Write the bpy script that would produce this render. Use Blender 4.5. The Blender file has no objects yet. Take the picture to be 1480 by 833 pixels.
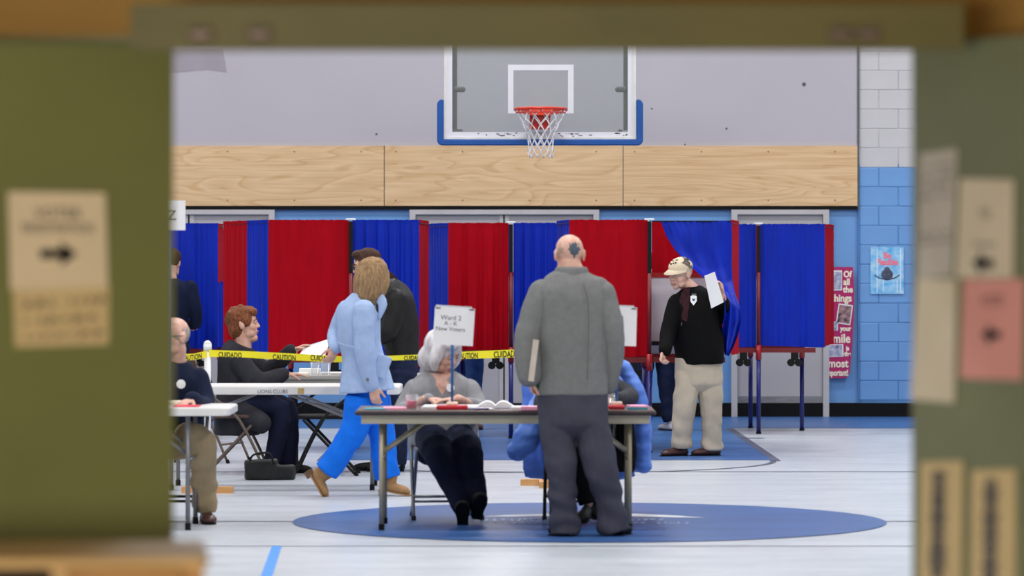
import bpy, bmesh, math, random
from mathutils import Vector, Matrix, noise
from mathutils.bvhtree import BVHTree

SC = bpy.context.scene
COL = SC.collection
random.seed(7)

# ------------------------------------------------------------------ camera, light, exposure
F, CX, HY, CH = 5600.0, 740.0, 378.0, 1.63      # focal length in pixels (1480 wide), horizon row, eye height
cam_d = bpy.data.cameras.new('camera')
cam = bpy.data.objects.new('camera', cam_d); COL.objects.link(cam)
cam_d.sensor_width = 36.0
cam_d.lens = 36.0 * F / 1480.0
cam_d.shift_y = -(416.5 - HY) / 1480.0
cam_d.clip_end = 200
cam.location = (0, 0, CH); cam.rotation_euler = (math.pi / 2, 0, 0)
cam_d.dof.use_dof = True
cam_d.dof.focus_distance = 32.0
cam_d.dof.aperture_fstop = 3.3
SC.camera = cam

w = bpy.data.worlds.new('world'); SC.world = w; w.use_nodes = True
w.node_tree.nodes['Background'].inputs[0].default_value = (0.55, 0.6, 0.7, 1)
w.node_tree.nodes['Background'].inputs[1].default_value = 0.05
SC.view_settings.view_transform = 'Standard'
SC.view_settings.look = 'None'
SC.view_settings.gamma = 1.0
SC.view_settings.use_curve_mapping = False
SC.view_settings.exposure = 0.0

def area(name, loc, size, size_y, power, color, rot=(0, 0, 0)):
    l = bpy.data.lights.new(name, 'AREA'); l.shape = 'RECTANGLE'; l.size = size; l.size_y = size_y
    l.energy = power; l.color = color
    o = bpy.data.objects.new(name, l); COL.objects.link(o); o.location = loc; o.rotation_euler = rot
    return o
# rows of gym ceiling lights
GYM = 152
for gy in (13, 18, 23, 28, 33, 37.5):
    for gx in (-5.5, 0.0, 5.5):
        area('gym_ceiling_lamp', (gx, gy, 6.9), 1.3, 0.6, GYM, (1.0, 0.985, 0.975))
# dim warm lamp in the corridor
area('corridor_lamp', (-0.5, 1.2, 2.55), 1.2, 1.2, 44, (1.0, 0.80, 0.50))
area('corridor_fill_light', (-1.5, -2.0, 1.2), 1.4, 1.0, 330, (1.0, 0.92, 0.78), (math.radians(90), 0, math.radians(-11)))  # added fill behind the camera to brighten the open doors, no window there

# ------------------------------------------------------------------ helpers
def at(px, py, d):
    return Vector(((px - CX) * d / F, d, CH - (py - HY) * d / F))
def gr(px, py):
    d = CH * F / (py - HY)
    return Vector(((px - CX) * d / F, d, 0.0))
def xw(px, d): return (px - CX) * d / F
def zw(py, d): return CH - (py - HY) * d / F

def lin(c):
    return tuple(((v / 255.0) / 12.92 if v / 255.0 <= 0.04045 else ((v / 255.0 + 0.055) / 1.055) ** 2.4) for v in c)

MATS = {}
def mat(name, rgb, rough=0.6, metal=0.0, spec=0.5, var=0.12, vscale=6.0, stretch=(1, 1, 1), bump=0.0, bscale=60.0,
        sheen=0.0, sss=0.0, rgb2=None, detail=4.0, coat=0.0):
    if name in MATS: return MATS[name]
    m = bpy.data.materials.new(name); m.use_nodes = True
    nt = m.node_tree; n = nt.nodes; L = nt.links
    b = n['Principled BSDF']
    c = lin(rgb)
    if rough >= 0.75 and spec == 0.5: spec = 0.15
    tc = n.new('ShaderNodeTexCoord'); mp = n.new('ShaderNodeMapping'); mp.inputs['Scale'].default_value = stretch
    L.new(tc.outputs['Object'], mp.inputs['Vector'])
    nz = n.new('ShaderNodeTexNoise'); nz.inputs['Scale'].default_value = vscale; nz.inputs['Detail'].default_value = detail
    L.new(mp.outputs['Vector'], nz.inputs['Vector'])
    cr = n.new('ShaderNodeValToRGB')
    if rgb2 is None:
        lo = tuple(v * (1 - var) for v in c); hi = tuple(min(1, v * (1 + var)) for v in c)
    else:
        lo, hi = c, lin(rgb2)
    cr.color_ramp.elements[0].position = 0.3; cr.color_ramp.elements[1].position = 0.7
    cr.color_ramp.elements[0].color = (*lo, 1); cr.color_ramp.elements[1].color = (*hi, 1)
    L.new(nz.outputs['Fac'], cr.inputs['Fac']); L.new(cr.outputs['Color'], b.inputs['Base Color'])
    b.inputs['Roughness'].default_value = rough; b.inputs['Metallic'].default_value = metal
    b.inputs['Specular IOR Level'].default_value = spec
    b.inputs['Sheen Weight'].default_value = sheen
    b.inputs['Coat Weight'].default_value = coat
    if sss:
        b.inputs['Subsurface Weight'].default_value = sss; b.inputs['Subsurface Scale'].default_value = 0.01
    if bump:
        n2 = n.new('ShaderNodeTexNoise'); n2.inputs['Scale'].default_value = bscale; n2.inputs['Detail'].default_value = 3
        L.new(mp.outputs['Vector'], n2.inputs['Vector'])
        bp = n.new('ShaderNodeBump'); bp.inputs['Strength'].default_value = bump; bp.inputs['Distance'].default_value = 0.01
        L.new(n2.outputs['Fac'], bp.inputs['Height']); L.new(bp.outputs['Normal'], b.inputs['Normal'])
    MATS[name] = m
    return m

def glass_mat(name, tint, gloss=0.1, rough=0.03, dcol=(0.62, 0.65, 0.65, 1)):
    if name in MATS: return MATS[name]
    m = bpy.data.materials.new(name); m.use_nodes = True
    nt = m.node_tree; n = nt.nodes; L = nt.links
    n.remove(n['Principled BSDF'])
    t = n.new('ShaderNodeBsdfTransparent'); t.inputs[0].default_value = (*tint, 1)
    g = n.new('ShaderNodeBsdfGlossy'); g.inputs['Roughness'].default_value = rough
    lw = n.new('ShaderNodeLayerWeight'); lw.inputs[0].default_value = 0.5
    pw_ = n.new('ShaderNodeMath'); pw_.operation = 'POWER'; pw_.inputs[1].default_value = 4.0; L.new(lw.outputs['Facing'], pw_.inputs[0])
    fr = n.new('ShaderNodeMath'); fr.operation = 'MULTIPLY_ADD'; fr.inputs[1].default_value = 0.5; fr.inputs[2].default_value = 0.04; L.new(pw_.outputs[0], fr.inputs[0])
    mx = n.new('ShaderNodeMixShader'); L.new(fr.outputs[0], mx.inputs[0]); L.new(t.outputs[0], mx.inputs[1]); L.new(g.outputs[0], mx.inputs[2])
    df = n.new('ShaderNodeBsdfDiffuse'); df.inputs[0].default_value = dcol
    m2 = n.new('ShaderNodeMixShader'); m2.inputs[0].default_value = gloss
    L.new(mx.outputs[0], m2.inputs[1]); L.new(df.outputs[0], m2.inputs[2])
    L.new(m2.outputs[0], n['Material Output'].inputs[0])
    MATS[name] = m
    return m

class MB:
    def __init__(s): s.v = []; s.f = []
    def add(s, vs, fs):
        o = len(s.v); s.v += [Vector(p) for p in vs]; s.f += [tuple(i + o for i in f) for f in fs]
    def box(s, c, size, rot=None, taper=1.0):
        x, y, z = size[0] / 2, size[1] / 2, size[2] / 2
        vs = [Vector((sx * x * (taper if sz > 0 else 1), sy * y * (taper if sz > 0 else 1), sz * z)) for sz in (-1, 1) for sx, sy in ((-1, -1), (1, -1), (1, 1), (-1, 1))]
        if rot is not None: vs = [rot @ v for v in vs]
        c = Vector(c)
        s.add([v + c for v in vs], [(3, 2, 1, 0), (4, 5, 6, 7), (0, 1, 5, 4), (1, 2, 6, 5), (2, 3, 7, 6), (3, 0, 4, 7)])
    def span(s, a, b):
        a = Vector(a); b = Vector(b)
        s.box((a + b) / 2, [abs(b[i] - a[i]) for i in range(3)])
    def rbox(s, c, size, r, rot=None, seg=4):          # box with rounded vertical corners
        x, y, z = size[0] / 2, size[1] / 2, size[2] / 2
        ring = []
        for cx, cy, a0 in ((x - r, y - r, 0), (-x + r, y - r, 90), (-x + r, -y + r, 180), (x - r, -y + r, 270)):
            for k in range(seg + 1):
                a = math.radians(a0 + 90 * k / seg); ring.append((cx + r * math.cos(a), cy + r * math.sin(a)))
        n = len(ring); e = min(0.008, z * 0.5)
        lv = [(-z, 1 - e / max(x, y)), (-z + e, 1), (z - e, 1), (z, 1 - e / max(x, y))]
        vs = [Vector((p[0] * k, p[1] * k, h)) for h, k in lv for p in ring]
        fs = [(i + L * n, (i + 1) % n + L * n, (i + 1) % n + (L + 1) * n, i + (L + 1) * n) for L in range(3) for i in range(n)]
        fs += [tuple(range(n - 1, -1, -1)), tuple(range(3 * n, 4 * n))]
        if rot is not None: vs = [rot @ v for v in vs]
        c = Vector(c); s.add([v + c for v in vs], fs)
    def loft(s, pts, radii, n=14, side=None, sub=4, round_cap=True, closed=False):
        pts = [Vector(p) for p in pts]
        rad = [(r, r) if not isinstance(r, (tuple, list)) else tuple(r) for r in radii]
        P, R = [], []
        m = len(pts)
        if m > 2 and sub > 1:
            for i in range(m - 1):
                p0, p1, p2, p3 = pts[max(i - 1, 0)], pts[i], pts[i + 1], pts[min(i + 2, m - 1)]
                q0, q1, q2, q3 = rad[max(i - 1, 0)], rad[i], rad[i + 1], rad[min(i + 2, m - 1)]
                for k in range(sub):
                    t = k / sub
                    h = lambda a, b, c, d: 0.5 * ((2 * b) + (c - a) * t + (2 * a - 5 * b + 4 * c - d) * t * t + (3 * b - a - 3 * c + d) * t ** 3)
                    P.append(Vector([h(p0[j], p1[j], p2[j], p3[j]) for j in range(3)]))
                    R.append(tuple(max(1e-4, h(q0[j], q1[j], q2[j], q3[j])) for j in range(2)))
            P.append(pts[-1]); R.append(rad[-1])
        else:
            P, R = pts, rad
        T = []
        for i in range(len(P)):
            t = P[min(i + 1, len(P) - 1)] - P[max(i - 1, 0)]
            T.append(t.normalized() if t.length > 1e-9 else Vector((0, 0, 1)))
        if round_cap:
            def cap(p, t, r, sgn):
                out = []
                for a in (80, 55, 28):
                    a = math.radians(a); rr = min(r)
                    out.append((p + t * sgn * rr * math.sin(a), (r[0] * math.cos(a), r[1] * math.cos(a)), t))
                return out
            st = cap(P[0], T[0], R[0], -1); en = cap(P[-1], T[-1], R[-1], 1)[::-1]
            P = [q[0] for q in st] + P + [q[0] for q in en]
            R = [q[1] for q in st] + R + [q[1] for q in en]
            T = [q[2] for q in st] + T + [q[2] for q in en]
        x = Vector(side) if side is not None else (Vector((1, 0, 0)) if abs(T[0].x) < 0.8 else Vector((0, 1, 0)))
        vs = []
        for p, r, t in zip(P, R, T):
            xs = Vector(side) if side is not None else x
            xs = xs - t * xs.dot(t)
            if xs.length < 1e-4: xs = t.orthogonal()
            xs.normalize(); x = xs
            y = t.cross(xs)
            for k in range(n):
                a = 2 * math.pi * k / n
                vs.append(p + xs * r[0] * math.cos(a) + y * r[1] * math.sin(a))
        fs = []
        m = len(P)
        for i in range(m - 1):
            for k in range(n):
                fs.append((i * n + k, i * n + (k + 1) % n, (i + 1) * n + (k + 1) % n, (i + 1) * n + k))
        fs.append(tuple(range(n - 1, -1, -1))); fs.append(tuple(range((m - 1) * n, m * n)))
        s.add(vs, fs)
    def cyl(s, a, b, r, n=12, r2=None):
        s.loft([a, b], [r, r if r2 is None else r2], n=n, sub=1, round_cap=False)
    def tube(s, pts, r, n=8, sub=4):
        s.loft(pts, [r] * len(pts), n=n, sub=sub, round_cap=False)
    def ell(s, c, ax, n=16, m=10):
        c = Vector(c); ax = [Vector(a) for a in ax]
        vs = [c + ax[2]]
        for j in range(1, m):
            ph = math.pi * j / m
            for k in range(n):
                th = 2 * math.pi * k / n
                vs.append(c + ax[0] * math.sin(ph) * math.cos(th) + ax[1] * math.sin(ph) * math.sin(th) + ax[2] * math.cos(ph))
        vs.append(c - ax[2])
        fs = [(0, 1 + k, 1 + (k + 1) % n) for k in range(n)]
        for j in range(m - 2):
            for k in range(n):
                a = 1 + j * n
                fs.append((a + k, a + n + k, a + n + (k + 1) % n, a + (k + 1) % n))
        a = 1 + (m - 2) * n; e = len(vs) - 1
        fs += [(e, a + (k + 1) % n, a + k) for k in range(n)]
        s.add(vs, fs)
    def sph(s, c, r, n=12, m=8): s.ell(c, ((r, 0, 0), (0, r, 0), (0, 0, r)), n, m)
    def lathe(s, prof, c=(0, 0, 0), n=24):
        c = Vector(c); vs = []; fs = []
        for r, z in prof:
            for k in range(n):
                a = 2 * math.pi * k / n; vs.append(c + Vector((r * math.cos(a), r * math.sin(a), z)))
        for i in range(len(prof) - 1):
            for k in range(n):
                fs.append((i * n + k, i * n + (k + 1) % n, (i + 1) * n + (k + 1) % n, (i + 1) * n + k))
        fs.append(tuple(range(n - 1, -1, -1))); fs.append(tuple(range((len(prof) - 1) * n, len(prof) * n)))
        s.add(vs, fs)
    def prism(s, poly, origin, ux, uy, depth):         # flat outline with thickness
        origin = Vector(origin); ux = Vector(ux); uy = Vector(uy); nn = ux.cross(uy).normalized()
        n = len(poly)
        vs = [origin + ux * x + uy * y for x, y in poly] + [origin + ux * x + uy * y + nn * depth for x, y in poly]
        fs = [tuple(range(n - 1, -1, -1)), tuple(range(n, 2 * n))] + [(i, (i + 1) % n, n + (i + 1) % n, n + i) for i in range(n)]
        s.add(vs, fs)

def link(name, me, parent=None, m=None, smooth=False):
    o = bpy.data.objects.new(name, me); COL.objects.link(o)
    if m is not None and not me.materials: me.materials.append(m)
    if parent is not None: o.parent = parent
    if smooth:
        for p in me.polygons: p.use_smooth = True
    return o

def base_of(o):
    v = Vector((0, 0, 0))
    while o is not None: v = v + o.location; o = o.parent
    return v

def obj(name, mb, m, parent=None, smooth=False, label=None, origin=None, local=False):
    """world-space builder -> one mesh object; a child's vertices are shifted into its parent's space"""
    off = Vector((0, 0, 0)) if local else (base_of(parent) if parent is not None else Vector(origin or (0, 0, 0)))
    me = bpy.data.meshes.new(name)
    me.from_pydata([tuple(v - off) for v in mb.v], [], mb.f); me.validate(); me.update()
    o = link(name, me, parent, m, smooth)
    if parent is None and origin is not None: o.location = origin
    if label: o['label'] = label
    return o

def tag(o, label=None, cat=None, group=None, kind=None):
    if label: o['label'] = label
    if cat: o['category'] = cat
    if group: o['group'] = group
    if kind: o['kind'] = kind
    return o
def thing(name, label, cat, loc=(0, 0, 0), rz=0.0, group=None):
    o = bpy.data.objects.new(name, None); COL.objects.link(o); o.empty_display_size = 0.1
    o.location = loc; o.rotation_euler = (0, 0, rz)
    return tag(o, label, cat, group)
def struct(name, mb, m, parent=None, smooth=False):
    o = obj(name, mb, m, parent, smooth)
    if parent is None: o['kind'] = 'structure'
    return o

def sculpt(name, mb, m, parent=None, voxel=0.008, smooth=6, wr=None, label=None, origin=None, seed=0.0, extra=None):
    """union of closed shells -> one continuous smooth surface (voxel remesh), with cloth folds wr=(amp,(sx,sy,sz))"""
    off = base_of(parent) if parent is not None else Vector(origin or (0, 0, 0))
    me = bpy.data.meshes.new('tmp'); me.from_pydata([tuple(v - off) for v in mb.v], [], mb.f); me.update()
    t = bpy.data.objects.new('tmp', me); COL.objects.link(t)
    r = t.modifiers.new('r', 'REMESH'); r.mode = 'VOXEL'; r.voxel_size = voxel; r.use_smooth_shade = True
    if smooth:
        sm = t.modifiers.new('s', 'SMOOTH'); sm.factor = 0.5; sm.iterations = smooth
    dg = bpy.context.evaluated_depsgraph_get()
    out = bpy.data.meshes.new_from_object(t.evaluated_get(dg))
    bpy.data.objects.remove(t); bpy.data.meshes.remove(me)
    if wr or extra:
        vn = [v.normal.copy() for v in out.vertices]
        if wr:
            amp, sc = wr[0], Vector(wr[1]); so = Vector((seed * 3.7, seed * 1.3, seed * 2.1))
        for v, nn in zip(out.vertices, vn):
            if wr:
                p = Vector((v.co.x * sc.x, v.co.y * sc.y, v.co.z * sc.z)) + so
                h = noise.noise(p) + 0.5 * noise.noise(p * 2.1)
                q = 1.0 - abs(noise.noise(p * 0.8 + Vector((9, 3, 1)))) * 2.2
                v.co += nn * amp * (h * 0.8 + max(-0.4, q) * 0.5)
            if extra: v.co += nn * extra(v.co + off)
    out.name = name
    out.materials.clear(); out.materials.append(m)
    o = link(name, out, parent, None, True)
    if parent is None: o.location = off
    if label: o['label'] = label
    return o

def lettering(s, size, m, parent, origin, ux, uy, align='CENTER', sx=1.0, thick=0.0012, name='lettering', warp=None, bold=0.0):
    c = bpy.data.curves.new('txt', 'FONT'); c.body = s; c.size = size; c.align_x = align; c.align_y = 'CENTER'
    c.extrude = 0.0; c.resolution_u = 3; c.offset = bold
    t = bpy.data.objects.new('txt', c); COL.objects.link(t)
    dg = bpy.context.evaluated_depsgraph_get()
    me0 = bpy.data.meshes.new_from_object(t.evaluated_get(dg))
    bpy.data.objects.remove(t); bpy.data.curves.remove(c)
    ux = Vector(ux).normalized(); uy = Vector(uy).normalized(); nn = ux.cross(uy).normalized()
    origin = Vector(origin); off = base_of(parent)
    mb = MB()
    pts = [(v.co.x * sx, v.co.y) for v in me0.vertices]
    if warp: vs = [warp(x, y) for x, y in pts]
    else: vs = [origin + ux * x + uy * y + nn * thick for x, y in pts]
    mb.add(vs, [tuple(p.vertices) for p in me0.polygons]); bpy.data.meshes.remove(me0)
    return obj(name, mb, m, parent)

X, Y, Z = Vector((1, 0, 0)), Vector((0, 1, 0)), Vector((0, 0, 1))

# ------------------------------------------------------------------ materials
M_gray = mat('upper wall paint', (184, 179, 186), 0.7, var=0.03, vscale=0.8, bump=0.05, bscale=30)
M_blue = mat('blue wall paint', (107, 157, 212), 0.45, var=0.05, vscale=2.0, bump=0.08, bscale=40)
M_white_blk = mat('white block paint', (196, 194, 196), 0.55, var=0.04, vscale=2.0, bump=0.1, bscale=40)
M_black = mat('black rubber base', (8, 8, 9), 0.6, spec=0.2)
M_joint = mat('block joint', (92, 138, 192), 0.8)
M_door = mat('grey door paint', (176, 172, 174), 0.5, var=0.04, vscale=2)
M_frame = mat('door frame paint', (190, 186, 186), 0.5, var=0.04)
M_steel = mat('steel kick plate', (150, 150, 154), 0.38, metal=0.8, var=0.12, vscale=8, stretch=(1, 1, 6))
M_ceil = mat('ceiling paint', (190, 190, 190), 0.8)
M_sidewall = mat('side wall paint', (160, 168, 180), 0.7)
M_floorblue = mat('blue floor paint', (62, 104, 162), 0.36, var=0.10, vscale=1.6, stretch=(0.6, 2.0, 1), spec=0.35)
M_circle = mat('centre circle paint', (54, 92, 150), 0.36, var=0.14, vscale=1.6, stretch=(0.6, 2.0, 1), spec=0.35)
M_line = mat('grey court line', (92, 96, 112), 0.45, var=0.2, vscale=6)
M_whiteline = mat('white floor paint', (212, 216, 222), 0.4, var=0.1, vscale=10)
M_tape = mat('blue masking tape', (52, 134, 226), 0.6, var=0.06)
M_olive = mat('olive door paint', (128, 134, 80), 0.45, var=0.07, vscale=3, bump=0.05, bscale=25)
M_olive2 = mat('grey olive door paint', (136, 142, 106), 0.45, var=0.07, vscale=3, bump=0.05, bscale=25)
M_header = mat('olive header paint', (94, 90, 28), 0.5, rgb2=(106, 100, 38), vscale=3.5, stretch=(1, 1, 2))
M_ochre = mat('ochre corridor wall', (168, 126, 44), 0.6, var=0.1, vscale=2)
M_cab = mat('light wood', (226, 190, 130), 0.5, rgb2=(208, 166, 102), vscale=7, stretch=(1, 1, 6))
M_cab2 = mat('orange wood', (212, 156, 76), 0.5, rgb2=(190, 134, 60), vscale=7, stretch=(1, 1, 6))
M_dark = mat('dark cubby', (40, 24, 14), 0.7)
M_paper = mat('paper', (236, 236, 238), 0.7, var=0.02)
M_paperw = mat('warm paper', (250, 232, 200), 0.7, var=0.03)
M_paperg = mat('grey paper', (222, 216, 210), 0.7, var=0.03)
M_paperc = mat('cream paper', (246, 234, 212), 0.7, var=0.03)
M_papery = mat('yellowed paper', (236, 212, 160), 0.7, var=0.03)
M_pink = mat('pink paper', (252, 178, 172), 0.7, var=0.03)
M_ink = mat('black ink', (20, 20, 24), 0.7)
M_inkg = mat('grey ink', (86, 88, 96), 0.7)
M_inkb = mat('faded ink', (140, 116, 90), 0.7)
M_red_c = mat('red curtain cloth', (166, 0, 20), 0.7, var=0.10, vscale=5, stretch=(3, 3, 0.5), spec=0.1, bump=0.15, bscale=300)
M_blue_c = mat('blue curtain cloth', (1, 38, 168), 0.55, var=0.12, vscale=5, stretch=(3, 3, 0.5), spec=0.2, bump=0.15, bscale=300)
M_redmet = mat('red enamel', (160, 10, 18), 0.4, coat=0.2)
M_dkred = mat('dark red enamel', (110, 14, 22), 0.45)
M_navymet = mat('navy enamel', (18, 24, 110), 0.4, coat=0.2)
M_blackmet = mat('black metal', (10, 10, 11), 0.5, spec=0.25)
M_whitepan = mat('white booth panel', (214, 212, 220), 0.5, var=0.03)
M_chrome = mat('chrome', (190, 190, 195), 0.25, metal=1.0)
M_grmet = mat('grey metal', (126, 126, 130), 0.4, metal=0.5)
M_brmet = mat('brown grey metal', (104, 90, 80), 0.42, metal=0.4)
M_beige = mat('beige enamel', (170, 166, 148), 0.45, var=0.05)
M_beige_leg = mat('beige leg enamel', (168, 158, 134), 0.4, metal=0.3)
M_ttop = mat('brown laminate', (92, 70, 66), 0.3, var=0.15, vscale=8, stretch=(1, 4, 1))
M_tedge = mat('dark table edge', (46, 36, 40), 0.5)
M_plastic = mat('white plastic', (226, 224, 222), 0.4, var=0.03, bump=0.04, bscale=80)
M_graytop = mat('grey laminate', (176, 174, 170), 0.4, var=0.04)
M_pvc = mat('white pvc', (232, 232, 232), 0.35, var=0.02)
M_pine = mat('pine', (214, 164, 104), 0.6, rgb2=(196, 142, 84), vscale=10, stretch=(0.6, 4, 4))
M_yellow = mat('caution yellow', (252, 236, 40), 0.45, var=0.04)
M_padblue = mat('blue board pad', (4, 78, 156), 0.5, var=0.05)
M_hoop = mat('orange red enamel', (214, 52, 22), 0.35, coat=0.2)
M_net = mat('white net cord', (226, 224, 226), 0.8)
M_boardw = mat('white board paint', (222, 224, 230), 0.5, var=0.03)
M_boardworn = mat('worn white frame', (216, 214, 206), 0.6, rgb2=(228, 226, 222), vscale=14)
M_strut = mat('grey strut', (76, 84, 88), 0.5)
G_board = glass_mat('backboard glass', (0.85, 0.89, 0.885), 0.10)
G_cup = glass_mat('clear plastic', (0.975, 0.975, 0.98), 0.12, dcol=(0.9, 0.9, 0.92, 1))
M_glassline = mat('spectacle metal', (40, 36, 36), 0.3, metal=0.6)

def floor_mat():
    m = bpy.data.materials.new('pale vinyl floor'); m.use_nodes = True
    nt = m.node_tree; n = nt.nodes; L = nt.links; b = n['Principled BSDF']
    tc = n.new('ShaderNodeTexCoord')
    def nz(scale, st, det):
        mp = n.new('ShaderNodeMapping'); mp.inputs['Scale'].default_value = st
        L.new(tc.outputs['Object'], mp.inputs['Vector'])
        t = n.new('ShaderNodeTexNoise'); t.inputs['Scale'].default_value = scale; t.inputs['Detail'].default_value = det
        L.new(mp.outputs['Vector'], t.inputs['Vector']); return t
    a = nz(1.0, (1.2, 3.2, 1), 6); c = nz(1.0, (10, 14, 1), 4)
    r1 = n.new('ShaderNodeValToRGB'); r1.color_ramp.elements[0].position = 0.32; r1.color_ramp.elements[1].position = 0.62
    r1.color_ramp.elements[0].color = (*lin((182, 188, 195)), 1); r1.color_ramp.elements[1].color = (*lin((198, 203, 210)), 1)
    r2 = n.new('ShaderNodeValToRGB'); r2.color_ramp.elements[0].position = 0.3; r2.color_ramp.elements[1].position = 0.6
    r2.color_ramp.elements[0].color = (0.90, 0.91, 0.93, 1); r2.color_ramp.elements[1].color = (1, 1, 1, 1)
    L.new(a.outputs['Fac'], r1.inputs['Fac']); L.new(c.outputs['Fac'], r2.inputs['Fac'])
    mx = n.new('ShaderNodeMix'); mx.data_type = 'RGBA'; mx.blend_type = 'MULTIPLY'; mx.inputs['Factor'].default_value = 1.0
    L.new(r1.outputs['Color'], mx.inputs[6]); L.new(r2.outputs['Color'], mx.inputs[7])
    L.new(mx.outputs[2], b.inputs['Base Color'])
    b.inputs['Roughness'].default_value = 0.34; b.inputs['Specular IOR Level'].default_value = 0.5
    bp = n.new('ShaderNodeBump'); bp.inputs['Strength'].default_value = 0.08; bp.inputs['Distance'].default_value = 0.01
    L.new(c.outputs['Fac'], bp.inputs['Height']); L.new(bp.outputs['Normal'], b.inputs['Normal'])
    return m
M_floor = floor_mat()

def ply_mat(name, seed, straight):
    m = bpy.data.materials.new(name); m.use_nodes = True
    nt = m.node_tree; n = nt.nodes; L = nt.links; b = n['Principled BSDF']
    tc = n.new('ShaderNodeTexCoord'); mp = n.new('ShaderNodeMapping')
    mp.inputs['Scale'].default_value = (0.42, 1, 2.4) if not straight else (0.18, 1, 2.6)
    mp.inputs['Location'].default_value = (seed, 0, seed * 0.37)
    if straight: mp.inputs['Rotation'].default_value = (0, math.radians(6), 0)
    L.new(tc.outputs['Object'], mp.inputs['Vector'])
    t = n.new('ShaderNodeTexNoise'); t.inputs['Scale'].default_value = 1.3; t.inputs['Detail'].default_value = 2.2; t.inputs['Distortion'].default_value = 0.5
    L.new(mp.outputs['Vector'], t.inputs['Vector'])
    mu = n.new('ShaderNodeMath'); mu.operation = 'MULTIPLY'; mu.inputs[1].default_value = 11 if not straight else 22
    fr = n.new('ShaderNodeMath'); fr.operation = 'FRACT'
    L.new(t.outputs['Fac'], mu.inputs[0]); L.new(mu.outputs[0], fr.inputs[0])
    cr = n.new('ShaderNodeValToRGB'); e = cr.color_ramp.elements
    e[0].position = 0.0; e[0].color = (*lin((222, 186, 140)), 1)
    e[1].position = 1.0; e[1].color = (*lin((224, 188, 142)), 1)
    k = e.new(0.70); k.color = (*lin((230, 196, 152)), 1)
    k = e.new(0.93); k.color = (*lin((212, 172, 124)), 1)
    L.new(fr.outputs[0], cr.inputs['Fac'])
    n2 = n.new('ShaderNodeTexNoise'); n2.inputs['Scale'].default_value = 1.0; n2.inputs['Detail'].default_value = 5
    mp2 = n.new('ShaderNodeMapping'); mp2.inputs['Scale'].default_value = (2, 1, 60); L.new(tc.outputs['Object'], mp2.inputs['Vector']); L.new(mp2.outputs['Vector'], n2.inputs['Vector'])
    r2 = n.new('ShaderNodeValToRGB'); r2.color_ramp.elements[0].position = 0.35; r2.color_ramp.elements[0].color = (0.88, 0.85, 0.8, 1); r2.color_ramp.elements[1].position = 0.6
    L.new(n2.outputs['Fac'], r2.inputs['Fac'])
    mx = n.new('ShaderNodeMix'); mx.data_type = 'RGBA'; mx.blend_type = 'MULTIPLY'; mx.inputs['Factor'].default_value = 1.0
    L.new(cr.outputs['Color'], mx.inputs[6]); L.new(r2.outputs['Color'], mx.inputs[7]); L.new(mx.outputs[2], b.inputs['Base Color'])
    b.inputs['Roughness'].default_value = 0.6
    return m

# ------------------------------------------------------------------ room shell
WD = 40.6                                     # distance of the back wall
WX = xw(1241, WD)
q = MB(); q.span((-9, -4, -0.2), (9, 41.2, 0.0)); floor = struct('floor', q, M_floor)
q = MB(); q.span((-9, 8.98, 7.2), (9, 41.2, 7.35)); struct('ceiling', q, M_ceil)
q = MB(); q.span((-9.2, 8.9, 0), (-9, 41.2, 7.2)); struct('wall_left', q, M_sidewall)
q = MB(); q.span((9, 8.9, 0), (9.2, 41.2, 7.2)); struct('wall_right', q, M_sidewall)
q = MB(); q.span((-9, WD + 0.04, 0), (9, 41.2, 7.2)); wall_back = struct('wall_back', q, M_blue)
# upper painted panels, plywood band, black trim strip
q = MB(); q.span((-9, WD, 2.842), (WX - 0.01, WD + 0.04, 7.2)); obj('painted_panel', q, M_gray, wall_back)
seams = [-6.2, -3.8, xw(555.5, WD), xw(900.5, WD), WX - 0.01]
for i in range(4):
    q = MB(); q.span((seams[i] + 0.004, WD - 0.018, 2.212), (seams[i + 1] - 0.004, WD + 0.04, 2.842))
    o = obj('plywood_panel', q, ply_mat('plywood %d' % i, [9.1, 3.0, 1.7, 5.2][i], i == 3), wall_back)
    s2 = MB()
    for k in range(4):
        for zz in (2.27, 2.78): s2.cyl((seams[i] + 0.12 + k * 0.7, WD - 0.018, zz), (seams[i] + 0.12 + k * 0.7, WD - 0.0205, zz), 0.008, 8)
    tag(obj('screw_heads', s2, M_brmet, o), kind='stuff')
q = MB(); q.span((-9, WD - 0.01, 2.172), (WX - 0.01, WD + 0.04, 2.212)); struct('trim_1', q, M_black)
q = MB(); q.span((WX - 0.012, WD - 0.02, 2.172), (WX + 0.003, WD + 0.04, 7.2)); struct('trim_2', q, M_strut)
q = MB(); pa = [at(247, 70, WD), at(322, 70, WD), at(328, 105, WD), at(300, 101, WD), at(247, 106, WD), at(200, 104, WD), at(200, 70, WD)]
q.add([p - Y * 0.002 for p in pa], [tuple(range(7))])
obj('worn_patch', q, mat('worn patch paint', (160, 152, 160), 0.7, var=0.04), wall_back)
for (px, py, r) in ((1162, 122, .022), (1050, 186, .012), (942, 157, .01), (544, 194, .012), (990, 209, .009)):
    q = MB(); q.cyl(at(px, py, WD), at(px, py, WD) - Y * 0.003, r, 7); obj('wall_scuff', q, M_strut, wall_back)
q = MB(); q.span((-9, WD - 0.012, 0), (9, WD + 0.04, 0.145)); struct('baseboard_back', q, M_black)
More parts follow.
